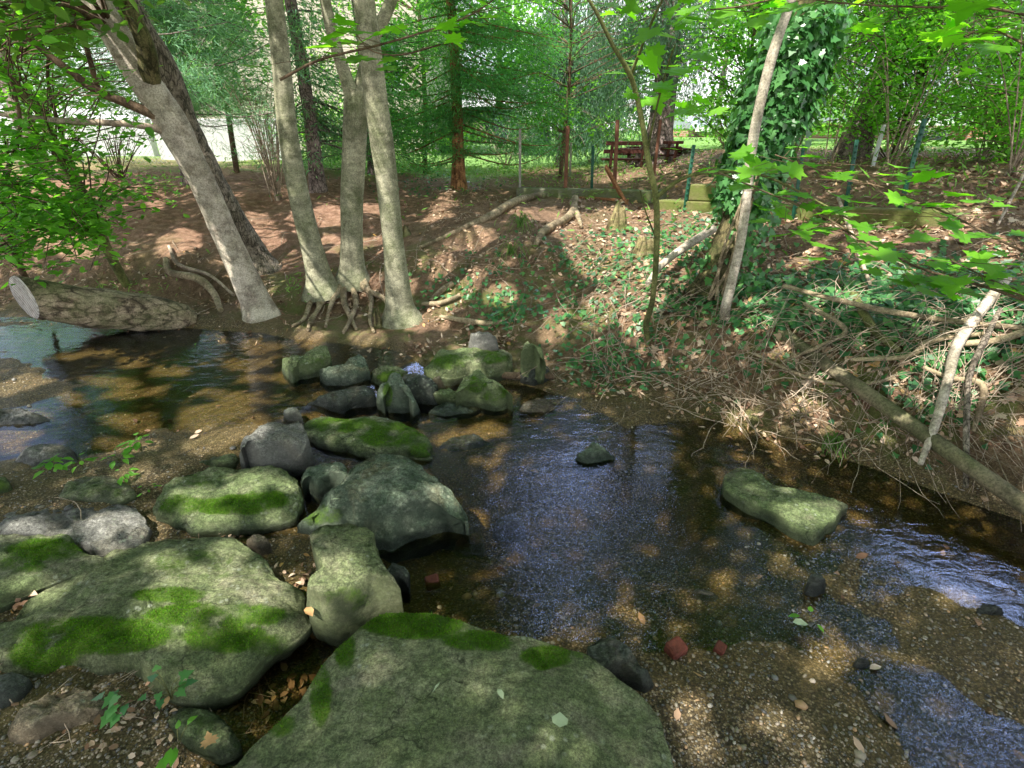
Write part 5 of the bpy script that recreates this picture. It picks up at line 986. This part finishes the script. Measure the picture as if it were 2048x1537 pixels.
# stump, rotten wood
def stump(label, px, py, w, h, seed):
    g = G(px, py); mb = MB(); n = 16; k = 22; r = w / 2; V = []
    th = np.linspace(0, 2 * np.pi, k, endpoint=False); top = h * (.85 + .25 * vnoise(np.column_stack([np.cos(th) * 1.2 + seed, np.sin(th) * 2, th * 0])))
    for i in range(n):
        f = i / (n - 1); rr = r * (1.35 - .75 * f + .12 * vnoise(np.column_stack([np.cos(th) * 2, np.sin(th) * 2, th * 0 + f * 3 + seed]))); V.append(np.column_stack([g[0] + rr * np.cos(th), g[1] + rr * np.sin(th), g[2] - .05 + top * f]))
    V.append(np.column_stack([g[0] + r * .5 * np.cos(th), g[1] + r * .5 * np.sin(th), g[2] + top * .8])); V.append(np.column_stack([g[0] + 0 * th, g[1] + 0 * th, g[2] + top * 0 + h * .55]))
    V = np.array(V).reshape(-1, 3); kk = np.arange(k); k2 = (kk + 1) % k
    mb.add(V, np.concatenate([np.stack([i * k + kk, i * k + k2, (i + 1) * k + k2, (i + 1) * k + kk], 1) for i in range(n + 1)])); tag(mb.build('stump', BK['stump'], None, origin=tuple(g)), label, 'stump')
stump('yellow-green rotten stump below the leaning board', 1235, 462, .22, .34, 2.)
stump('second rotting stump half covered in ivy right of the first', 1288, 520, .24, .26, 5.)
stump('small dark mossy stump right of the slender trunks', 812, 470, .12, .14, 9.)
stump('splintered dead stub between forked tree and sun-spotted trunk', 757, 655, .07, .24, 4.)

# ------------------------------------------------------------------ timber edging, posts, boards
def px_ground(px, py, Y): p = AT(px, py, Y); return np.array([p[0], p[1], float(hz(p[0], p[1]))])
def timber(label, a, b, w, h, mat):
    mb = MB(); m = (np.asarray(a) + b) / 2; beam(mb, np.asarray(a) - m, np.asarray(b) - m, w, h, .012); o = mb.build('timber', mat, None, smooth=False); o.location = m; tag(o, label, 'timber', 'timbers edging the terrace')
timber('grey weathered timber at the left end of the terrace edging', HUG(1038, 388, .99), HUG(1330, 397, .99), .2, .17, M_TIMG)
tA_, tB_ = HUG(1322, 415, .985), HUG(1640, 432, .985)
timber('lower mossy green timber at the right end of the terrace edging', tA_, tB_, .18, .17, M_TIM)
timber('short upper timber stacked on the lower mossy one', tA_ + (tB_ - tA_) * .22 + (0, .05, .172), tA_ + (tB_ - tA_) * .72 + (0, .05, .172), .18, .17, M_TIM)
timber('half-buried timber behind the maple branch at right', HUG(1660, 432, .985), HUG(1900, 440, .985), .18, .15, M_TIM)
def post(label, top, bot, Y, w, mat, kind='fence_post', group='posts along the terrace edge', tee=False):
    Y = min(Y, G(*bot)[1] + .05); a = AT(*bot, Y); b = AT(*top, Y); t = thing(kind, label, 'post', tuple(a), group) if tee else None
    mb = MB(); r = w * .68 * depth(a) / F; z = np.array([0, 0, 0])
    if tee:
        beam(mb, a - a + (0, 0, -.25), b - a, r * 1.6, r * .35, .001, up=(0, 1, 0)); mb.build('flange', mat, t)
        mb = MB(); beam(mb, np.array([0, r * .75, -.25]), b - a + np.array([0, r * .75, 0]), r * .35, r * 1.1, .001, up=(0, 1, 0)); L = np.linalg.norm(b - a)
        for k in range(int(L / .055)): q = (b - a) * (k + .5) * .055 / L; box(mb, q + (0, -r * .4, 0), r * .7, r * .6, .014, None, .001)
        mb.build('studded_web', mat, t)
    else:
        beam(mb, (0, 0, -.25), b - a, r * 1.2, r * 1.2, .003, up=(0, 1, 0)); o = mb.build(kind, mat, None, smooth=False); o.location = a; tag(o, label, 'post', group)
post('grey weathered wooden post at the left end of the timber edging', (1040, 258), (1040, 392), 8.5, 6, M_GREYP)
post('rusty brown post with flaking top left of the thin green post', (1136, 252), (1130, 395), 8.2, 8, M_RUST)
post('taller rusty post in front of the left bench', (1235, 240), (1229, 396), 7.9, 8, M_RUST)
post('thin rusty post in front of the big spruce trunk', (1321, 240), (1303, 385), 7.8, 6, M_RUST)
post('leftmost green metal post, short and thin', (1186, 292), (1184, 392), 8.2, 5, M_GPOST, tee=True)
post('green metal post right of the benches, in front of the stacked timbers', (1388, 290), (1368, 425), 7.0, 6, M_GPOST, tee=True)
post('green metal post just right of the ivy-covered tree', (1608, 290), (1588, 445), 6.4, 6, M_GPOST, tee=True)
post('green metal post in front of the leaning spruce', (1714, 280), (1695, 420), 6.4, 7, M_GPOST, tee=True)
post('tallest green metal post at right, leaning right', (1850, 238), (1800, 425), 5.8, 8, M_GPOST, tee=True)
post('pale thin post behind the rusty posts', (1142, 285), (1140, 352), 10.8, 5, M_GREYP)
post('white painted post leaning behind the right green posts', (1768, 250), (1745, 335), 7.6, 7, M_TRIM)
mb = MB(); a = AT(1212, 335, 7.6); b = AT(1265, 432, 7.0); beam(mb, (0, 0, 0), b - a, .09, .035, .003, up=(1, 0, .3)); o = mb.build('leaning_board', M_BOARD, None, smooth=False); o.location = a; tag(o, 'orange-brown board leaning against the rusty post', 'board')
mb = MB(); a = G(1160, 400) + (0, 0, .03); b = G(1255, 408) + (0, 0, .04); beam(mb, (0, 0, 0), b - a, .07, .03); o = mb.build('fallen_board', M_BOARD, None, smooth=False); o.location = a; tag(o, 'thin board lying on the ground beside the leaning board', 'board')
# ------------------------------------------------------------------ benches and table
def slat(t, name, p0, p1, w, h, mat=None):
    mb = MB(); o_ = np.array(t.location); beam(mb, np.asarray(p0) - o_, np.asarray(p1) - o_, w, h, .008); return mb.build(name, mat or M_RED, t, smooth=False)
def bench(label, x0, x1, Y, px_top, side=1):
    a = AT(x0, 350, Y); b = AT(x1, 350, Y); z = float(hz((a[0] + b[0]) / 2, Y)) ; t = thing('bench', label, 'bench', (float((a[0] + b[0]) / 2), Y, z), 'red garden benches')
    L0, L1 = a[0], b[0]; ztop = AT(x0, px_top, Y)[2]; k = (ztop - z)
    slat(t, 'backrest', (L0, Y - .10, z + k * .95), (L1, Y - .10, z + k * .95), .03, k * .14)
    slat(t, 'backrest', (L0 - .03, Y - .06, z + k * .66), (L1, Y - .06, z + k * .66), .03, k * .14)
    for i in range(3): slat(t, 'seat', (L0 - .02, Y + .06 + i * .12, z + k * .36), (L1, Y + .06 + i * .12, z + k * .36), .10, .03)
    for x_ in (L0 + .12, L1 - .12):
        slat(t, 'leg', (x_, Y - .02, z - .05), (x_, Y - .13, z + k * 1.02), .05, .05); slat(t, 'leg', (x_, Y + .33, z - .05), (x_, Y + .33, z + k * .35), .05, .05); slat(t, 'armrest', (x_, Y - .08, z + k * .62), (x_, Y + .36, z + k * .6), .05, .03)
bench('dark red slatted bench left of the spruce trunk', 1206, 1292, 10.9, 284)
bench('dark red slatted bench partly hidden right of the spruce trunk', 1316, 1356, 10.9, 283)
a = AT(1243, 299, 12.6); b = AT(1379, 302, 12.6); z = float(hz(a[0], 12.6)); t = thing('picnic_table', 'dark red picnic table behind the big spruce trunk', 'table', ((a[0] + b[0]) / 2, 12.6, z)); zt = a[2]
for i in range(5): slat(t, 'tabletop', (a[0], 12.4 + i * .15, zt), (b[0], 12.4 + i * .15, zt), .13, .04)
for x_ in (a[0] + .2, b[0] - .2):
    slat(t, 'leg', (x_ - .1, 12.35, z - .05), (x_, 12.6, zt - .02), .07, .06); slat(t, 'leg', (x_ + .1, 13.1, z - .05), (x_, 12.8, zt - .02), .07, .06)
for yy in (12.1, 13.4): slat(t, 'seat', (a[0] + .1, yy, z + (zt - z) * .55), (b[0] + .02, yy, z + (zt - z) * .55), .22, .04)
slat(t, 'brace', ((a[0] + b[0]) / 2 - .6, 12.75, z + .3), ((a[0] + b[0]) / 2 + .6, 12.75, z + .3), .05, .08)
# ------------------------------------------------------------------ fence, walls, houses
fY = 11.2; f0 = AT(-60, 330, fY); f1 = AT(335, 330, fY); zf_ = float(hz(-5, fY)); t = thing('chain_link_fence', 'grey chain-link fence at far left behind the pines', 'fence', ((f0[0] + f1[0]) / 2, fY, zf_))
X0, X1 = f0[0], f1[0]; hh = 1.05; mb = MB(); st = .085; nW = int((X1 - X0) / st); r_ = .0035
for s in (1, -1):
    for i in range(-14, nW + 14):
        xa = X0 + i * st; xb = xa + s * hh
        c0, c1 = max(min(xa, X1), X0), max(min(xb, X1), X0)
        if abs(c1 - c0) < .02: continue
        za = (c0 - xa) * s; zb_ = (c1 - xa) * s; tube(mb, np.array([(c0, fY, zf_ + .02 + za), (c1, fY + .004 * s, zf_ + .02 + zb_)]) - np.array(t.location), r_, 3, cap=False)
mb.build('wire_mesh', M_WIRE, t)
for x_ in np.arange(X0, X1, 2.2): mb = MB(); tube(mb, np.array([(x_, fY + .03, zf_ - .1), (x_, fY + .03, zf_ + hh + .05)]) - np.array(t.location), .03, 10); mb.build('post', M_WIRE, t)
mb = MB(); tube(mb, np.array([(X0, fY + .03, zf_ + hh), (X1, fY + .03, zf_ + hh)]) - np.array(t.location), .02, 8); mb.build('top_rail', M_WIRE, t)
def wallbox(name, label, cat, pxa, pxb, pyt, Y, thick, mat):
    a = AT(pxa, pyt, Y); b = AT(pxb, pyt, Y); z0 = float(hz((a[0] + b[0]) / 2, Y)) - .2; c = np.array([(a[0] + b[0]) / 2, Y + thick / 2, z0]); mb = MB(); hgt = a[2] - z0
    box(mb, (0, 0, hgt / 2), b[0] - a[0], thick, hgt, None, .02); o = mb.build(name, mat, None, smooth=False); o.location = c; return tag(o, label, cat), hgt
wallbox('garden_wall', 'low white rendered wall behind the bare twiggy bush', 'wall', 300, 580, 238, 12.2, .2, M_WHITE)
wallbox('garden_wall', 'white wall panel seen through the chain-link fence', 'wall', -120, 290, 238, 13.5, .2, M_WHITE)
def house(name, label, px0, px1, Y, zr, depth_, wmat, wins, roof=True, ridge=1.6):
    a = AT(px0, 300, Y); b = AT(px1, 300, Y); z0 = float(hz(a[0], Y)) - .3; w = b[0] - a[0]; c = np.array([(a[0] + b[0]) / 2, Y, z0]); t = thing(name, label, 'house', tuple(c)); hgt = zr - z0
    mb = MB(); box(mb, (0, depth_ / 2, hgt / 2), w, depth_, hgt, None, .02); mb.build('wall', wmat, t, smooth=False)
    if roof:
        e = .5; V = np.array([(-w / 2 - e, -e, hgt + .01), (w / 2 + e, -e, hgt + .01), (w / 2 + e, depth_ + e, hgt + .01), (-w / 2 - e, depth_ + e, hgt + .01), (-w / 2 - e, depth_ / 2, hgt + ridge), (w / 2 + e, depth_ / 2, hgt + ridge)])
        mb = MB(); mb.add(V, np.array([(0, 1, 5, 4), (2, 3, 4, 5), (3, 2, 1, 0)])); mb.f.append(np.array([(0, 4, 3), (1, 2, 5)])); rf_ = mb.build('roof', M_ROOF, t, smooth=False)
        mb = MB(); box(mb, (0, -e - .02, hgt - .02), w + 2 * e, .06, .2, None, .01); mb.build('fascia', M_TRIM, t, smooth=False)
    for (wx_, wy_, ww, wh) in wins:
        q = AT(wx_, wy_, Y) - c; mb = MB(); box(mb, (q[0], -.01, q[2]), ww, .06, wh, None, .01); fr_ = mb.build('window', M_TRIM, t, smooth=False)
        for s in (-1, 1): mb = MB(); box(mb, (q[0], -.03, q[2] + s * wh * .235), ww * .84, .04, wh * .40, None, .005); mb.build('pane', M_GLASS, fr_, smooth=False)
    return t, c
house('brick_house', 'red brick house with white window and grey roof at right', 1790, 2300, 19, 1.95, 7, M_BRICK, [(1852, 300, 1.1, 1.3), (1970, 300, 1.1, 1.3), (2100, 300, 1.1, 1.3)], ridge=2.3)
t, c = house('brick_house', 'low brick house with chimney and grey roof beyond the benches', 1400, 1560, 27, 1.75, 7, M_BRICK, [(1440, 310, 1.2, 1.2), (1520, 310, 1.2, 1.2)], ridge=1.)
q = AT(1357, 300, 28); mb = MB(); hc_ = AT(1357, 262, 28)[2] + .1 - float(hz(q[0], 28)); box(mb, (0, 0, hc_ / 2 - .1), .62, .6, hc_, None, .02); o = mb.build('chimney', M_BRICK, None, smooth=False); o.location = (q[0], 28, float(hz(q[0], 28))); tag(o, 'square red brick chimney stack rising right of the benches', 'chimney')
house('cream_house', 'tall cream house wall seen between the slender trunks', 330, 860, 17, 9, 8, M_CREAM, [(760, 120, 1.2, 1.6)], roof=True)
a_ = AT(1945, 300, 18.2); mb = MB(); o0 = bpy.data.objects['brick_house']; hw = AT(1945, 185, 18.2)[2] - o0.location.z; box(mb, np.array([a_[0] + 3, 18.6, o0.location.z + hw / 2]) - np.array(o0.location), 6, .8, hw, None, .02); mb.build('wing', M_BRICK, o0, smooth=False)
# parked car glimpsed under the yew
def car():
    Y = 20; c0 = AT(975, 325, Y); z0 = float(hz(c0[0], Y)); t = thing('parked_car', 'dark car with grey windows half hidden under the conifer boughs', 'car', (c0[0], Y, z0))
    prof = np.array([(-2.1, .35), (-2.15, .8), (-1.9, .95), (-1.2, 1.0), (-.6, 1.42), (.8, 1.45), (1.45, 1.02), (2.05, .92), (2.15, .55), (2.1, .32)]); mb = MB(); n = len(prof)
    V = np.array([(x_, y_, z_) for y_ in (-.85, .85) for x_, z_ in prof]); k = np.arange(n); k2 = (k + 1) % n; mb.add(V, np.stack([k, k2, k2 + n, k + n], 1)); mb.f.append(np.arange(n)[None]); mb.f.append(np.arange(n, 2 * n)[::-1][None]); mb.build('body', simple('dark_paint', (.03, .035, .05), .25, .05, 3, 0), t, smooth=False)
    for x0, x1, x2, x3 in ((-1.05, -.55, .05, .05), (.15, .15, .75, 1.25)):
        mb = MB(); mb.add(np.array([(x0, -.86, 1.02), (x3, -.86, 1.02), (x2, -.86, 1.38), (x1, -.86, 1.38)]), np.array([(0, 1, 2, 3)])); mb.build('window', M_GLASS, t, smooth=False)
    for x_ in (-1.35, 1.35):
        for y_ in (-.75, .75): mb = MB(); tube(mb, np.array([(x_, y_ - .11, .32), (x_, y_ + .11, .32)]), .32, 20); mb.build('wheel', simple('tyre', (.02, .02, .02), .8), t)
car()
# ------------------------------------------------------------------ seedlings and leaves on stones
def seedling(label, px, py, n, size, z=None, h=.08, tm=OV, spread=.05, leaf='bright'):
    p = G(px, py) if z is None else PZ(px, py, z); t = thing('seedling', label, 'plant', tuple(p)); mb, ms = MB(), MB()
    for i in range(n):
        a = rng.uniform(0, 6.28); q = np.array([math.cos(a) * spread * rng.uniform(.3, 1), math.sin(a) * spread * rng.uniform(.3, 1), h * rng.uniform(.4, 1)]); tube(ms, catmull(np.array([(0, 0, 0), q * (.3, .3, .7), q]), 6), [.0012] * 6, 4, cap=False)
        dn = np.array([[math.cos(a), math.sin(a), -.2]]); up = np.array([[0, 0, 1.]]) + rng.normal(0, .15, (1, 3)); sd_ = np.cross(up, dn); sd_ /= np.linalg.norm(sd_); leaves(mb, q[None], size, tm, fr=(dn, sd_, np.cross(dn, sd_)))
    ms.build('stem', BK['green'], t); mb.build('foliage', LF[leaf], t, smooth=False)
seedling('seedling with long pointed leaves in front of the dark rounded rock', 112, 945, 16, .06, .1, .08)
seedling('small weed at the right end of the dark rounded rock', 165, 935, 10, .045, .1, .06)
seedling('bright green weed on the gravel above the flat ridge rock', 285, 905, 18, .055, .08, .1)
seedling('little weed left of the flat ridge rock', 240, 925, 10, .04, .08, .06)
seedling('little weed below the flat ridge rock in the gravel', 252, 960, 10, .04, .08, .06)
seedling('ivy seedling growing under the front of the broad mossy slab', 270, 1400, 8, .045, .1, .1, IV, .08, 'ivyg')
seedling('ivy seedling with dark leaves beside the green-mottled rock', 345, 1400, 9, .035, .12, .1, IV, .06, 'ivyg')
seedling('three-leaved seedling at the bottom left beside a curled dead leaf', 360, 1490, 6, .04, .13, .05, OV, .05)
seedling('tiny weed between the gravel and the plump mossy boulder', 298, 985, 6, .03, .08, .04)
seedling('green sprig caught beside the orange stones in the riffle', 1618, 1240, 3, .035, .03, .02)
def grass(label, px, py, n, L):
    g = G(px, py); mb = MB(); 
    for i in range(n):
        a = rng.uniform(0, 6.28); l = L * rng.uniform(.5, 1); P = catmull(np.array([(0, 0, 0), (math.cos(a) * l * .3, math.sin(a) * l * .3 - .02, l * .5), (math.cos(a) * l * .8, math.sin(a) * l * .8 - .08, l * .15 - .08)]) + rng.normal(0, .02, (3, 3)), 8); tube(mb, P, np.linspace(.004, .001, 8), 3, cap=False)
    tag(mb.build('grass_tuft', LF['grass'], None, origin=(0, 0, 0)), label, 'grass').location = g
grass('drooping grass tuft high on the bare slope', 1040, 455, 40, .32)
grass('smaller grass tuft below the first on the slope', 1022, 510, 20, .26)
grass('straw-coloured grass tuft at the water edge on the right', 1660, 890, 40, .12)
def flat_leaf(label, px, py, z, size, tm, mat, nm='fallen_leaf'):
    mb = MB(); leaves(mb, np.zeros((1, 3)), size, tm, (0, 0, 1), .12, sj=0); o = mb.build(nm, mat, None, smooth=False); o.location = PZ(px, py, z); tag(o, label, 'leaf')
M_PALE = simple('pale_leaf', (.42, .50, .30), .5, .15, 30); M_TANL = simple('tan_leaf', (.42, .25, .11), .6, .3, 30)
flat_leaf('pale green leaf lying on the lower part of the huge slab', 1120, 1455, .262, .05, OV * (.8, 1.8, 1), M_PALE)
flat_leaf('pale blue-green triangular leaf on the huge slab', 995, 1378, .255, .035, OV, M_PALE)
flat_leaf('yellow-green winged seed on the huge slab', 880, 1365, .255, .035, NA_, M_PALE)
flat_leaf('green leaf lying on the big centre boulder', 662, 1000, .26, .04, NA_, M_PALE)
flat_leaf('curled tan leaf at the gap left of the waisted stone', 612, 1215, .18, .06, OV, M_TANL)
flat_leaf('large curled tan leaf beside the three-leaved seedling', 420, 1490, .12, .045, MP, M_TANL)
flat_leaf('yellow leaf floating at the riffle head', 1585, 1245, .05, .06, OV, M_PALE)
flat_leaf('orange leaf on the gravel below the brick fragments', 1408, 1355, .03, .04, NA_, M_TANL)
flat_leaf('tan leaf under the mossy slab at bottom left', 338, 1392, .14, .04, OV, M_TANL)

# ------------------------------------------------------------------ light, world, camera
S = SUN
sun = bpy.data.lights.new('sun', 'SUN'); sun.energy = 5.; sun.angle = math.radians(.53); sun.color = (1., .95, .86); so = bpy.data.objects.new('sun', sun); C.objects.link(so)
so.rotation_euler = Vector(S).to_track_quat('Z', 'Y').to_euler()
w = bpy.data.worlds.new('World'); sc.world = w; w.use_nodes = True; nt = w.node_tree; bg = nt.nodes['Background']
sky = nt.nodes.new('ShaderNodeTexSky'); sky.sky_type = 'NISHITA'; sky.sun_disc = False; sky.sun_elevation = math.asin(S[2]); sky.sun_rotation = math.atan2(S[0], S[1]); sky.air_density = 1.; sky.dust_density = 1.5
cv = N(nt, 'ShaderNodeTexCoord').outputs['Generated']; cm_ = N(nt, 'ShaderNodeMapping', {'Vector': cv, 'Scale': (1, 1, 2.2)}).outputs[0]
cl = ramp(nt, noise(nt, cm_, 2.2, 7, .6, .3), [(.34, 0.), (.52, .85)])
el = N(nt, 'ShaderNodeSeparateXYZ', {0: cv}).outputs[2]
cc = ramp(nt, el, [(0., (11, 11, 11)), (.28, (5.6, 5.6, 5.5)), (.6, (2.5, 2.5, 2.45)), (1., (1.7, 1.7, 1.7))])
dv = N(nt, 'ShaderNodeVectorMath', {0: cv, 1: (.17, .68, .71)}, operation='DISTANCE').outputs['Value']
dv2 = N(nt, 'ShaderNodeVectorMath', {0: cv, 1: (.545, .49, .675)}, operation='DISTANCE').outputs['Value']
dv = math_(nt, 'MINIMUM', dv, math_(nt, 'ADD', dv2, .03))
bc = math_(nt, 'MULTIPLY', ramp(nt, dv, [(.10, 1.), (.22, 0.)]), ramp(nt, noise(nt, cv, 9, 5, .6), [(.46, .0), (.56, 1.)]))  # bright cloud patches added out of view for the water to reflect
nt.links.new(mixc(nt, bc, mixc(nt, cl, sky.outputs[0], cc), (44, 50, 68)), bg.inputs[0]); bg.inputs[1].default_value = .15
cd = bpy.data.cameras.new('camera'); cam = bpy.data.objects.new('camera', cd); C.objects.link(cam); cam.location = (0, 0, H); cam.rotation_euler = (math.pi / 2 - PITCH, 0, 0)
cd.sensor_fit = 'HORIZONTAL'; cd.sensor_width = 36; cd.lens = 36 * F / 2048; cd.clip_start = .02; cd.clip_end = 2000; sc.camera = cam
sc.view_settings.view_transform = 'Standard'; sc.view_settings.look = 'None'; sc.view_settings.exposure = 0
sc.cycles.film_exposure = 2.15; sc.cycles.max_bounces = 6; sc.cycles.diffuse_bounces = 3; sc.cycles.glossy_bounces = 2; sc.cycles.transmission_bounces = 4; sc.cycles.transparent_max_bounces = 12
